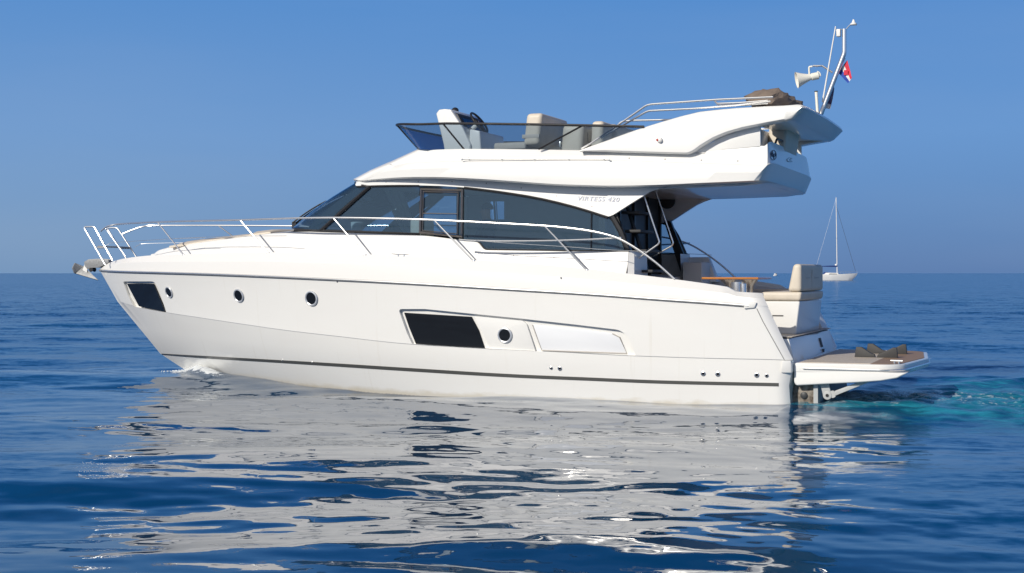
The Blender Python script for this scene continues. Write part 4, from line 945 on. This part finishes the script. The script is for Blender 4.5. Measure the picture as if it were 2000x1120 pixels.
# ---- saloon interior seen through the glass
sal = MB().hexa([(7.0, -1.2, 1.9), (8.85, -.7, 2.0), (8.85, .7, 2.0), (7.0, 1.2, 1.9)], [(7.0, -1.22, 2.52), (8.5, -.9, 2.56), (8.5, .9, 2.56), (7.0, 1.22, 2.52)]).build('dashboard', 'dkgrey', Y, bevel=.03)
wa_, wb_ = at(957, 394, -1.42), at(985.5, 429, -1.42)
mb = MB().box(2.95, wb_[0], -1.44, -1.40, 1.5, 3.3).box(wa_[0], 6.62, -1.44, -1.40, 1.5, 3.3).box(wb_[0], wa_[0], -1.44, -1.40, 1.5, wb_[2]).box(wb_[0], wa_[0], -1.44, -1.40, wa_[2], 3.3)
mb.build('saloon_side_panel', 'inter', Y, smooth=False)
MB().box(6.40, 6.43, -1.38, -1.30, 1.5, 3.2).build('panel_edge', 'white', Y)
MB().box(2.95, 8.0, -1.4, 1.4, 1.22, 1.27).build('saloon_sole', 'wood', Y, smooth=False)
MB().box(3.2, 4.6, -1.38, -.7, 1.27, 2.25).build('galley_unit', 'inter', Y, bevel=.02)
MB().box(6.35, 6.55, .05, .6, 1.9, 2.75).build('pilot_seat', 'vinyl', Y, bevel=.06, seg=3)
MB().lathe([(0, .09), (.16, .105), (.17, .09)], (at(697, 446, .7)[0], .7, 2.54), (0, 0, 1), 20).build('dash_cup', 'white', Y)
V_ = []                                          # pale draped curtain beside the starboard screen pillar
for j in range(9):
    g_ = j / 8; py_ = 378 + 76 * g_; l_ = 752 + 6 * math.sin(g_ * 3) + 34 * g_ ** 2; r_ = 788 + 10 * math.sin(g_ * 3.1) + 22 * g_ ** 2
    for i in range(15):
        f_ = i / 14; p = at(l_ + (r_ - l_) * f_, py_, -1.22); V_.append((p[0], -1.22 + .025 * math.sin(f_ * 20), p[2]))
MB().add(V_, grid_faces(9, 15)).build('curtain', 'white', Y)

# =====================================================================
#  THINGS CARRIED ON THE YACHT
# =====================================================================
# sun pad on the foredeck
sp = thing('sun_pad', 'long flat beige sun pad lying on the sloping white foredeck', 'cushion', (10.2, 0, 2.5))
def crown(x, u):                                 # top surface of the foredeck crown
    r_ = np.array(cr); k__ = np.argsort(r_[:, 0]); y_ = np.interp(x, r_[k__, 0], r_[k__, 1]); z_ = np.interp(x, r_[k__, 0], r_[k__, 2])
    return y_, z_ + .07 * (1 - min(1, abs(u / max(y_, .1))) ** 2.6) * min(1, y_ / .5)
def pad(x0, x1, w0, w1, th, name):
    nx, ny = 24, 12; top, bot = [], []
    for i in range(nx + 1):
        f_ = i / nx; x = x0 + (x1 - x0) * f_; w_ = w0 + (w1 - w0) * f_
        for j in range(ny + 1):
            u = -1 + 2 * j / ny; y_ = w_ * u; z_ = crown(x, y_)[1]; e_ = min(1, 6 * min(f_, 1 - f_) + .15, 6 * (1 - abs(u)) + .15)
            top.append((x, y_, z_ + th * e_ ** .5)); bot.append((x, y_, z_ - .02))
    n_ = len(top); F_ = grid_faces(nx + 1, ny + 1); m_ = ny + 1
    F2 = [tuple(i + n_ for i in f[::-1]) for f in F_]
    edge = [j for j in range(m_)] + [i * m_ + ny for i in range(1, nx + 1)] + [nx * m_ + j for j in range(ny - 1, -1, -1)] + [i * m_ for i in range(nx - 1, 0, -1)]
    side_ = [(edge[i], edge[(i + 1) % len(edge)], edge[(i + 1) % len(edge)] + n_, edge[i] + n_) for i in range(len(edge))]
    return MB().add(top + bot, F_ + F2 + side_).build(name, 'vinyl', sp, ang=50)
pad(9.35, 11.35, .95, .62, .035, 'mattress')
pad(9.02, 9.45, .95, .95, .06, 'headrest')
# anchor
an = thing('plough_anchor', 'grey galvanised plough anchor hanging from the bow roller', 'anchor', at(160, 520, 0))
def tri(pts, ys, m='galv', name='fluke', th=.012):
    P_ = [Vector(at(a, b, y_)) for (a, b), y_ in zip(pts, ys)]; n_ = (P_[1] - P_[0]).cross(P_[2] - P_[0]).normalized() * th
    MB().hexa([p - n_ for p in P_], [p + n_ for p in P_]).build(name, m, an, bevel=.002)
tri([(146, 514), (141, 524), (145, 534), (161, 524)], [.10, .16, .12, 0])
tri([(145, 534), (161, 523), (172, 529), (192, 548)], [.10, 0, 0, .0])
tri([(146, 514), (142, 523), (161, 526), (163, 521)], [-.10, -.16, 0, 0])
MB().hexa([at(161, 528, .03), at(167, 511, .03), at(171, 512, .03), at(170, 533, .03)], [at(161, 528, -.03), at(167, 511, -.03), at(171, 512, -.03), at(170, 533, -.03)]).build('shank', 'white', an, bevel=.004)
# flags
def flag(name, label, cols, corners, ncol, parent_base, wave=.02):
    th_ = thing(name, label, 'flag', parent_base)
    a, b, c, d = [Vector(p) for p in corners]     # hoist top, hoist bottom, fly bottom, fly top
    m = bpy.data.materials.new(name); m.use_nodes = True; return th_, a, b, c, d
def cloth_strip(parent, a, b, c, d, v0, v1, col, name, ph=0, amp=.010, nu=24, nv=5):
    V_ = []
    for i in range(nu + 1):
        u = i / nu
        for j in range(nv + 1):
            v_ = v0 + (v1 - v0) * j / nv; p = (a * (1 - v_) + b * v_) * (1 - u) + (d * (1 - v_) + c * v_) * u
            p = p + Vector((.15, 1, 0)) * amp * math.sin(u * 9 + v_ * 3 + ph) * (u * .8 + .2); V_.append(tuple(p))
    V2 = [(x, y - .003, z) for x, y, z in V_]; n_ = len(V_); G = grid_faces(nu + 1, nv + 1)
    return MB().add(V_ + V2, G + [tuple(i + n_ for i in f[::-1]) for f in G]).build(name, col, parent, orient=False, ang=80)
M['fred'] = mat('flag_red', (.62, .03, .06, 1), .8); M['fwhite'] = mat('flag_white', (.75, .74, .74, 1), .8); M['fblue'] = mat('flag_blue', (.02, .06, .36, 1), .8)
fl1 = thing('national_flag', 'small red white and blue striped flag flying from the mast halyard', 'flag', at(1650, 120, -.06))
a, b, c, d = Vector(at(1651, 119, -.06)), Vector(at(1634, 144, -.06)), Vector(at(1657, 165, -.10)), Vector(at(1664, 155, -.10))
d = Vector(at(1664, 152, -.02)); c = Vector(at(1656, 163, -.02))
a, b = Vector(at(1655, 118, -.06)), Vector(at(1636, 141, -.06))
cloth_strip(fl1, a, b, c, d, 0, .36, 'fred', 'red_stripe'); cloth_strip(fl1, a, b, c, d, .36, .66, 'fwhite', 'white_stripe'); cloth_strip(fl1, a, b, c, d, .66, 1, 'fblue', 'blue_stripe')
mid = (a * .5 + b * .5) * .5 + (c * .5 + d * .5) * .5
MB().box(mid.x - .03, mid.x + .03, mid.y + .025, mid.y + .03, mid.z - .03, mid.z + .045).build('crest', 'fred', fl1)
fl2 = thing('club_flag', 'dark purple flag with white marks drooping at the foot of the mast', 'flag', at(1615, 205, -.1))
a, b, c, d = Vector(at(1628, 160, -.1)), Vector(at(1607, 212, -.1)), Vector(at(1622, 213, -.08)), Vector(at(1629, 172, -.08))
M['purple'] = mat('flag_purple', (.05, .03, .12, 1), .8, noise=.9, nscale=22, col2=(.45, .38, .45, 1))
cloth_strip(fl2, a, b, c, d, 0, .8, 'purple', 'cloth', 1, .025); cloth_strip(fl2, a, b, c, d, .8, 1, 'fwhite', 'white_hem', 1, .025)
# person inside the saloon
def person():
    px, py, pz = 5.60, -.45, 1.27
    th_ = thing('person', 'person in dark clothes standing inside the saloon, silhouetted beside the small bright window', 'person', (px, py, pz))
    def J(dx, dy, dz): return Vector((px + dx, py + dy, pz + dz))
    J0 = [('pel', J(0, 0, .95), (.15, .12)), ('bel', J(0, 0, 1.10), (.14, .115)), ('che', J(.0, 0, 1.30), (.17, .12)), ('shl', J(-.01, 0, 1.42), (.12, .09)), ('nec', J(.0, 0, 1.50), (.055, .06)), ('hd0', J(.03, 0, 1.58), (.072, .085)), ('hd1', J(.03, 0, 1.68), (.078, .095)), ('hd2', J(.02, 0, 1.755), (.045, .055)),
          ('lS', J(0, .19, 1.42), (.06, .06)), ('lE', J(.10, .26, 1.14), (.043, .043)), ('lH', J(.36, .20, 1.12), (.028, .033)), ('rS', J(0, -.19, 1.42), (.06, .06)), ('rE', J(.10, -.26, 1.14), (.043, .043)), ('rH', J(.36, -.20, 1.12), (.028, .033)),
          ('lp', J(0, .09, .90), (.09, .10)), ('lk', J(.03, .11, .48), (.06, .06)), ('la', J(-.01, .12, .09), (.042, .045)), ('lt', J(.17, .14, .03), (.035, .028)), ('rp', J(0, -.09, .90), (.09, .10)), ('rk', J(.03, -.11, .48), (.06, .06)), ('ra', J(-.01, -.12, .09), (.042, .045)), ('rt', J(.17, -.14, .03), (.035, .028))]
    E_ = [('pel', 'bel'), ('bel', 'che'), ('che', 'shl'), ('shl', 'nec'), ('nec', 'hd0'), ('hd0', 'hd1'), ('hd1', 'hd2'), ('shl', 'lS'), ('lS', 'lE'), ('lE', 'lH'), ('shl', 'rS'), ('rS', 'rE'), ('rE', 'rH'), ('pel', 'lp'), ('lp', 'lk'), ('lk', 'la'), ('la', 'lt'), ('pel', 'rp'), ('rp', 'rk'), ('rk', 'ra'), ('ra', 'rt')]
    idx = {n_: i for i, (n_, _, _) in enumerate(J0)}
    fing = []
    for s, hnd in ((1, 'lH'), (-1, 'rH')):
        h0 = J0[idx[hnd]][1]
        for k_, (dy, ln) in enumerate(((-.03, .07), (-.01, .08), (.01, .075), (.03, .06))):
            fing.append((hnd, [h0 + Vector((.05, dy * .9, 0)), h0 + Vector((.05 + ln * .6, dy, -.012)), h0 + Vector((.05 + ln * .8, dy, -.045))]))
        fing.append((hnd, [h0 + Vector((.02, -s * .035, .01)), h0 + Vector((.05, -s * .06, -.01))]))
    vs_ = [p for _, p, _ in J0]; rs = [r_ for _, _, r_ in J0]; es = [(idx[a], idx[b]) for a, b in E_]
    for hnd, pts in fing:
        prev = idx[hnd]
        for p in pts: vs_.append(p); rs.append((.009, .009)); es.append((prev, len(vs_) - 1)); prev = len(vs_) - 1
    me = bpy.data.meshes.new('body'); me.from_pydata([v - Vector((px, py, pz)) for v in vs_], es, []); ob = bpy.data.objects.new('tmp_body', me); COL.objects.link(ob)
    sm = ob.modifiers.new('s', 'SKIN'); 
    for i, r_ in enumerate(rs): me.skin_vertices[0].data[i].radius = r_
    me.skin_vertices[0].data[0].use_root = True
    ob.modifiers.new('u', 'SUBSURF').levels = 2
    dg = bpy.context.evaluated_depsgraph_get(); dg.update(); bmsh = bpy.data.meshes.new_from_object(ob.evaluated_get(dg)); bpy.data.objects.remove(ob)
    bmsh.materials.clear()
    for m_ in ('skin', 'cloth', 'trouser'): bmsh.materials.append(M[m_])
    for p in bmsh.polygons:
        z = p.center.z; p.use_smooth = True; x = p.center.x
        p.material_index = 2 if z < .98 else (0 if z > 1.50 or x > .30 else 1)
    ob = bpy.data.objects.new('body', bmsh); COL.objects.link(ob); ob.parent = th_
    mb = MB()                                     # hair cap
    V_ = []
    for i in range(9):
        for j in range(16):
            ph_ = i / 8 * 1.75; a = 2 * math.pi * j / 16
            V_.append((px + .012 + .105 * math.sin(ph_) * math.cos(a) - .012, py + .092 * math.sin(ph_) * math.sin(a), pz + 1.685 + .105 * math.cos(ph_)))
    V_ = [(x, y, z) for x, y, z in V_]
    mb.add(V_, [f for f in grid_faces(9, 16, True) if not (np.mean([V_[i][0] for i in f]) > px + .06 and np.mean([V_[i][2] for i in f]) < pz + 1.72)]); mb.build('hair', 'hair', th_)
    mb = MB().lathe([(0, .012), (.018, .012), (.03, .006)], (px + .115, py, pz + 1.63), (1, 0, -.2), 10); mb.build('nose', 'skin', th_)
person()

# =====================================================================
#  DISTANT BOATS
# =====================================================================
def far_frame(px, dist, ang): return Matrix.Translation(((px - 1000) / F * dist, dist, 0)) @ Matrix.Rotation(R(ang), 4, 'Z')
DS = F * H / 14.3                                # the waterline of the sailing boat lies 14 px below the horizon
FS = far_frame(1637, DS, 0)
BASE_S = thing('sailing_boat', 'white sailing boat with bare mast and blue sail cover, anchored on the horizon', 'sailing boat', (0, 0, 0), FS)
m_px = DS / F                                    # metres per photo pixel there
def S(px, py): return ((px - 1637) * m_px, -(py - 548.3) * m_px)
st0 = []
nS = 26
for i in range(nS + 1):
    t = i / nS; x = S(1594 + 81 * t, 0)[0]; zsh = (548.3 - (536.5 - 2.5 * t + 3 * t * (1 - t))) * m_px; hb = 1.55 * (1 - max(0, (t - .35) / .65) ** 2.1) * (1 - .25 * max(0, (.35 - t) / .35))
    xr = x - .9 * t ** 6 * 1.2
    st0.append([(x, hb, zsh), (x - (.35 * t ** 5), hb * .96, zsh * .62), (x - 1.35 * t ** 6, hb * .72, .05), (x - 1.7 * t ** 6, 0, -.4)])
hv_ = [p for r_ in st0 for p in r_]; mb = MB().add(hv_, grid_faces(nS + 1, 4)).mirror(); nn2 = len(hv_)
mb.f += [(4 * i, 4 * i + 4, nn2 + 4 * i + 4, nn2 + 4 * i) for i in range(nS)] + [(0, 1, 2, 3, nn2 + 3, nn2 + 2, nn2 + 1, nn2)]
mb.build('hull', 'white', BASE_S, ang=40)
a = S(1606, 538); b = S(1640, 538); c = S(1634, 533.5); d = S(1612, 533)
MB().prism([a, b, c, d], -.8, .8).build('coachroof', 'white', BASE_S, bevel=.05)
MB().prism([S(1617, 536.6), S(1636, 536.6), S(1632, 535), S(1619, 534.8)], -.83, .83).build('cabin_window', 'darkwin', BASE_S)
mp = S(1635, 536); mt_ = S(1633, 386)
MB().tube([(mp[0], 0, mp[1]), (mt_[0], 0, mt_[1])], [.11, .085], 8).build('mast', 'white', BASE_S)
for (p0, p1, r_, m_, nm) in ((S(1633, 388), S(1595, 518), .018, 'white', 'backstay'), (S(1634, 405), S(1671, 530), .035, 'grey', 'forestay')):
    MB().tube([(p0[0], 0, p0[1]), (p1[0], 0, p1[1])], r_, 6).build(nm, m_, BASE_S)
mb = MB()
for s in (1, -1): mb.tube([(mt_[0], 0, mt_[1]), (S(1634, 466)[0], s * .6, S(0, 466)[1]), (mp[0], s * 1.4, S(0, 536)[1])], .012, 5)
mb.build('shrouds', 'alu', BASE_S); p0 = S(1634, 466); MB().tube([(p0[0], -.65, p0[1]), (p0[0], .65, p0[1])], .04, 6).build('spreader', 'alu', BASE_S)
p0, p1 = S(1606, 520.5), S(1635, 520.5)
MB().tube([(p0[0], 0, p0[1]), ((p0[0] + p1[0]) / 2, 0, p1[1] + .02), (p1[0], 0, p1[1])], [.10, .17, .2], 10).build('sail_cover', 'bluecan', BASE_S)
p0 = S(1633, 518); MB().lathe([(0, .2), (.15, .33), (.4, .3), (.5, .1)], (p0[0], 0, p0[1] - .2), (0, 0, 1), 14).build('radar_dome', 'white', BASE_S)
MB().prism([S(1608, 537), S(1618, 536.5), S(1616, 532), S(1610, 532)], -.7, .7).build('spray_hood', 'bluecan', BASE_S, bevel=.06)
mb = MB()
for s in (1, -1):
    pr = [S(x, 531.5 - (x - 1645) * .03) for x in (1640, 1650, 1660, 1674)]; mb.tube([(x, s * (1.2 - .09 * i * i), z) for i, (x, z) in enumerate(pr)], .02, 5)
    for i, (x, z) in enumerate(pr): mb.tube([(x, s * (1.2 - .09 * i * i), z), (x - .02, s * (1.2 - .09 * i * i), z - .5)], .018, 5)
mb.build('pulpit', 'steel', BASE_S)
DM = 900; FM = far_frame(1515, DM, 15)
MBt = thing('motorboat', 'tiny white motorboat far away on the horizon beyond the cockpit table', 'motorboat', (0, 0, 0), FM)
V_ = []
for i in range(13):
    t = i / 12; x = -1.3 + 2.6 * t; w_ = .8 * (1 - max(0, (t - .4) / .6) ** 2); V_ += [(x, w_, .75 + .2 * t), (x - .2 * t, w_ * .9, .1), (x - .4 * t, 0, -.2)]
mb = MB().add(V_, grid_faces(13, 3)).mirror(); k_ = len(V_)
mb.f += [(3 * i, 3 * i + 3, k_ + 3 * i + 3, k_ + 3 * i) for i in range(12)] + [(0, 1, 2, k_ + 2, k_ + 1, k_)]
mb.build('hull', 'white', MBt); MB().prism([(-.9, .8), (.8, .85), (.4, 1.75), (-.7, 1.75)], -.6, .6).build('cabin', 'white', MBt, bevel=.1)
MB().prism([(-.6, 1.2), (.65, 1.2), (.45, 1.6), (-.55, 1.6)], -.62, .62).build('cabin_window', 'darkwin', MBt)

# =====================================================================
#  THE SEA
# =====================================================================
def waves(X, Yv, r):
    Z = np.zeros_like(X)
    g = np.random.RandomState(5)
    for lam, amp, k_ in [(9.0, .026, 5), (5.0, .026, 7), (2.7, .0140, 9), (1.4, .0050, 10), (.75, .0028, 14), (.38, .0014, 16), (.21, .0005, 14)]:
        for j in range(k_):
            L = lam * g.uniform(.75, 1.3); th_ = R(g.normal(84, 24)); a = amp * g.uniform(.5, 1.2) / math.sqrt(k_) * 1.5; ph_ = g.uniform(0, 6.28)
            kx, ky = math.cos(th_) * 6.283 / L, math.sin(th_) * 6.283 / L
            fade = np.clip(1.6 - r / (L * 55), 0, 1)
            if lam < 1.6:                        # ripples come in patches
                a = a * np.clip(.75 + 1.1 * np.sin(.55 * X + .9 * Yv + j) * np.sin(.33 * X - .7 * Yv + 2 * j) + .5 * np.sin(.23 * X + 1.3 * Yv), .1, 2.2)
            Z += a * fade * np.sin(kx * X + ky * Yv + ph_ + .9 * np.sin(.21 * X + .17 * Yv + j))
    return Z
rad = [0.6]
while rad[-1] < 30000:
    r_ = rad[-1]; rad.append(r_ + (.15 if r_ < 6 else .042 if r_ < 28 else .042 * (r_ / 28) ** 2.1 if r_ < 90 else r_ * .03))
rad = np.array(rad)
ang = np.concatenate([np.linspace(-180, -34, 60, endpoint=False), np.linspace(-34, 34, 1100, endpoint=False), np.linspace(34, 180, 61)[:-1]])
RR, AA = np.meshgrid(rad, np.radians(ang), indexing='ij'); X = RR * np.sin(AA); Yv = RR * np.cos(AA); Zs = waves(X, Yv, RR)
lx = (X - O[0]) * AX[0] + (Yv - O[1]) * AX[1]; ly = (X - O[0]) * AY[0] + (Yv - O[1]) * AY[1]
near = (RR < 60)
hb = np.interp(lx, [-.1, 0, 3, 6, 8, 9.5, 10.6, 11.3], [0, 1.9, 1.92, 1.85, 1.55, 1.05, .5, 0], left=0, right=0)
d_ = np.abs(ly) - hb
# bow wave running aft along the side, stern wave and turbulent wake
bw = np.exp(-((d_ - .10 - .05 * (11.3 - lx)) / (.22 + .05 * np.clip(11.3 - lx, 0, 9))) ** 2) * np.exp(-((lx - 10.8) / .85) ** 2) * .13
w2 = .035 * np.exp(-((d_ - .35) / .5) ** 2) * np.sin((lx - 2) * 1.25) * (lx > 0) * (lx < 10)
wk = np.where(lx < -.2, np.exp(-((ly + .3) / (1.9 + .42 * np.clip(-lx, 0, 12))) ** 2) * np.exp(np.clip(lx, -60, 0) / 12), 0)
ridge = np.where(lx < -1.2, .15 * np.exp(-((ly + 1.7 - .75 * lx) / .5) ** 2) * np.exp((lx + 1) / 9) * (1 - np.exp((lx + 1.2) * 1.2)), 0)
turb = np.zeros_like(X); g = np.random.RandomState(9)
for _ in range(26):
    L = g.uniform(.22, .9); th_ = g.uniform(0, 6.28); turb += np.sin((np.cos(th_) * X + np.sin(th_) * Yv) * 6.283 / L + g.uniform(0, 6.28)) * L
turb /= 2.4
Zs = Zs + near * (bw * (1 + .12 * turb) + w2 + ridge + wk * .030 * turb)
inside = (d_ < -.12) & near & (lx > .15) & (lx < 11.0); Zs[inside] = np.minimum(Zs[inside], -.35)
foam_b = np.clip(np.exp(-((d_ - .12 - .10 * (11.3 - lx)) / (.20)) ** 2) * np.exp(-((lx - 10.8) / .95) ** 4) * 1.25, 0, 1) * near
foam_s = np.clip(wk * 1.0 + .5 * np.exp(-((lx + .5) / .8) ** 2) * (np.abs(ly) < 2.0) * (lx < .02), 0, 1.4) * near
# invented smooth zone keeping the hull's reflection bright; rougher outside to dim mirrored sky
wob = .5 * np.sin(.9 * Yv + .3 * X) + .35 * np.sin(2.3 * Yv + 1.1) + .2 * np.sin(5.1 * Yv + .8 * X)
xl = -8.6 + (25 - Yv) * .33; xr = 4.6 - (18 - Yv) * .19
refl_zone = 1 / (1 + np.exp(-(X - xl + wob) / .35)) * 1 / (1 + np.exp((X - xr - wob) / .35)) * (Yv > 0) * (d_ > -1.5) * (Yv < 27)
refl_zone = np.where(near, refl_zone, 0)
nr, na = RR.shape
co = np.stack([X, Yv, Zs], -1).reshape(-1, 3)
i, j = np.meshgrid(np.arange(nr - 1), np.arange(na), indexing='ij'); j2 = (j + 1) % na
fc = np.stack([i * na + j, i * na + j2, (i + 1) * na + j2, (i + 1) * na + j], -1).reshape(-1, 4)[:, ::-1]
me = bpy.data.meshes.new('sea'); me.vertices.add(len(co)); me.vertices.foreach_set('co', co.ravel().astype(np.float32))
me.loops.add(fc.size); me.loops.foreach_set('vertex_index', fc.ravel().astype(np.int32))
me.polygons.add(len(fc)); me.polygons.foreach_set('loop_start', np.arange(0, fc.size, 4, dtype=np.int32)); me.update()
me.polygons.foreach_set('use_smooth', np.ones(len(fc), bool))
for nme, arr in (('foam_bow', foam_b), ('wake', foam_s), ('reflection_zone', refl_zone)):
    at_ = me.attributes.new(nme, 'FLOAT', 'POINT'); at_.data.foreach_set('value', arr.ravel().astype(np.float32))
if me.polygons[len(fc) - 5].normal.z < 0: me.flip_normals()
sea = bpy.data.objects.new('sea', me); COL.objects.link(sea); tag(sea, 'calm deep blue sea with long low ripples', 'sea', kind='structure')
m = bpy.data.materials.new('sea_water'); m.use_nodes = True; t = m.node_tree; b = t.nodes['Principled BSDF']; me.materials.append(m)
b.inputs['Roughness'].default_value = .015; b.inputs['IOR'].default_value = 1.75
def nd(k, **kw):
    n_ = t.nodes.new(k)
    for a_, v_ in kw.items(): setattr(n_, a_, v_)
    return n_
L = t.links.new
tc = nd('ShaderNodeTexCoord')
def noise(scale, sxy, detail=3, rough=.5, rot=0):
    mp = nd('ShaderNodeMapping'); mp.inputs['Scale'].default_value = (sxy[0], sxy[1], 1); mp.inputs['Rotation'].default_value = (0, 0, R(rot)); L(tc.outputs['Object'], mp.inputs[0])
    n_ = nd('ShaderNodeTexNoise'); n_.inputs['Scale'].default_value = scale; n_.inputs['Detail'].default_value = detail; n_.inputs['Roughness'].default_value = rough; L(mp.outputs[0], n_.inputs['Vector']); return n_
def mapr(src, a, b_, c, d):
    n_ = nd('ShaderNodeMapRange'); L(src, n_.inputs[0])
    for i_, v_ in enumerate((a, b_, c, d)): n_.inputs[i_ + 1].default_value = v_
    return n_.outputs[0]
def math_(op, a, b_):
    n_ = nd('ShaderNodeMath', operation=op)
    for i_, v_ in enumerate((a, b_)):
        if hasattr(v_, 'is_linked') or not isinstance(v_, (int, float)): L(v_, n_.inputs[i_])
        else: n_.inputs[i_].default_value = v_
    return n_.outputs[0]
def mixc(f_, a, b_):
    n_ = nd('ShaderNodeMix', data_type='RGBA'); L(f_, n_.inputs[0])
    for i_, v_ in ((6, a), (7, b_)):
        if isinstance(v_, tuple): n_.inputs[i_].default_value = v_
        else: L(v_, n_.inputs[i_])
    return n_.outputs[2]
nd_refl = nd('ShaderNodeAttribute', attribute_name='reflection_zone'); ab = nd('ShaderNodeAttribute', attribute_name='foam_bow'); aw = nd('ShaderNodeAttribute', attribute_name='wake')
fn = noise(9, (1, 1), 8, .72); fn2 = noise(3.0, (.5, 1), 6, .65)
big = noise(.12, (.6, 1), 2)
deep = mixc(mapr(big.outputs[0], .35, .7, 0, 1), (.0, .032, .092, 1), (.0, .048, .118, 1))
turq = mixc(mapr(fn2.outputs[0], .35, .7, 0, 1), (.0, .075, .14, 1), (.03, .34, .45, 1))
wmask = mapr(math_('ADD', aw.outputs['Fac'], math_('MULTIPLY', math_('SUBTRACT', fn2.outputs[0], .5), 1.0)), .15, .5, 0, 1)
deep = mixc(nd_refl.outputs['Fac'], mixc(mapr(big.outputs[0], .35, .7, 0, 1), (.0, .050, .150, 1), (.0, .066, .175, 1)), deep)  # bluer base colour outside the zone makes up for the dimmed reflection
col = mixc(wmask, deep, turq)
fb = mapr(math_('ADD', ab.outputs['Fac'], math_('MULTIPLY', math_('SUBTRACT', fn.outputs[0], .5), 2.4)), .55, .85, 0, 1)
fw = mapr(math_('ADD', math_('MULTIPLY', aw.outputs['Fac'], .70), math_('MULTIPLY', math_('SUBTRACT', fn.outputs[0], .5), 2.0)), .62, .9, 0, .8)
foam = math_('MAXIMUM', math_('MULTIPLY', fb, mapr(ab.outputs['Fac'], .05, .25, 0, 1)), math_('MULTIPLY', fw, mapr(aw.outputs['Fac'], .05, .3, 0, 1)))
col2 = mixc(foam, col, (.75, .78, .8, 1)); L(col2, b.inputs['Base Color'])
L(math_('MAXIMUM', mapr(foam, 0, 1, .015, .6), math_('MULTIPLY', math_('SUBTRACT', 1.0, nd_refl.outputs['Fac']), .17)), b.inputs['Roughness'])
r1 = noise(2.2, (.55, 1.3), 4, .55, 8); r2 = noise(11, (.6, 1.2), 3, .5, -6); r3 = noise(.35, (.5, 1.4), 3, .5, 4)
cd = nd('ShaderNodeCameraData')
gp = nd('ShaderNodeNewGeometry'); sp_ = nd('ShaderNodeSeparateXYZ'); L(gp.outputs['Position'], sp_.inputs[0])   # open water beyond the yacht is more ruffled
def vm(op, a_, b_, sc=None):
    n_ = nd('ShaderNodeVectorMath', operation=op)
    for i_, v_ in enumerate((a_, b_)):
        if v_ is None: continue
        if isinstance(v_, tuple): n_.inputs[i_].default_value = v_
        else: L(v_, n_.inputs[i_])
    if sc is not None:
        if isinstance(sc, (int, float)): n_.inputs[3].default_value = sc
        else: L(sc, n_.inputs[3])
    return n_.outputs[0]
sk = nd('ShaderNodeAttribute', attribute_name='reflection_zone'); ruf = math_('SUBTRACT', 1.0, sk.outputs['Fac'])
k1 = mapr(sp_.outputs['Y'], 17, 70, .06, .9); k2 = mapr(sp_.outputs['Y'], 17, 70, .035, .7)
k1 = math_('MAXIMUM', k1, math_('MULTIPLY', ruf, .30)); k2 = math_('MAXIMUM', k2, math_('MULTIPLY', ruf, .22))  # extra roughening outside the zone subdues the mirrored sky
v1 = vm('SCALE', vm('MULTIPLY', vm('SUBTRACT', r1.outputs['Color'], (.5, .5, .5)), (.55, 1, 0)), None, k1)
v2 = vm('SCALE', vm('MULTIPLY', vm('SUBTRACT', r2.outputs['Color'], (.5, .5, .5)), (.7, 1, 0)), None, k2)
nv = vm('NORMALIZE', vm('ADD', gp.outputs['Normal'], vm('ADD', v1, v2)), None)
b4 = nd('ShaderNodeBump'); b4.inputs['Strength'].default_value = 1; b4.inputs['Distance'].default_value = .05; L(math_('MULTIPLY', fn.outputs[0], math_('MAXIMUM', ab.outputs['Fac'], math_('MULTIPLY', aw.outputs['Fac'], .5))), b4.inputs['Height']); L(nv, b4.inputs['Normal'])
L(b4.outputs[0], b.inputs['Normal'])
# spray thrown up at the bow: small droplets and lumps
spr = MB(); gs = random.Random(4)
for _ in range(420):
    x = gs.gauss(11.0, .38); k_ = gs.random(); hbx = float(np.interp(x, [9.5, 10.6, 11.3], [1.05, .5, 0])); y_ = hbx + .08 + abs(gs.gauss(0, .10)); z_ = .02 + .13 * k_ * math.exp(-((x - 10.9) / .45) ** 2) + .03
    r_ = gs.uniform(.004, .016); c = Vector((x, y_, z_))
    V_ = [c + Vector(d__) * r_ for d__ in ((1, 0, 0), (-1, 0, 0), (0, 1, 0), (0, -1, 0), (0, 0, 1), (0, 0, -1))]
    spr.add(V_, [(0, 2, 4), (2, 1, 4), (1, 3, 4), (3, 0, 4), (2, 0, 5), (1, 2, 5), (3, 1, 5), (0, 3, 5)])
sproot = spr
b_ = bmesh.new(); vs_ = [b_.verts.new(MY @ Vector(v)) for v in spr.v]
for f in spr.f: b_.faces.new([vs_[i_] for i_ in f])
sme = bpy.data.meshes.new('bow_spray'); b_.to_mesh(sme); b_.free(); sme.materials.append(mat('foam', (.85, .87, .88, 1), .6))
spo = bpy.data.objects.new('bow_spray', sme); COL.objects.link(spo); tag(spo, 'white spray breaking at the stem of the yacht', 'spray', kind='stuff')
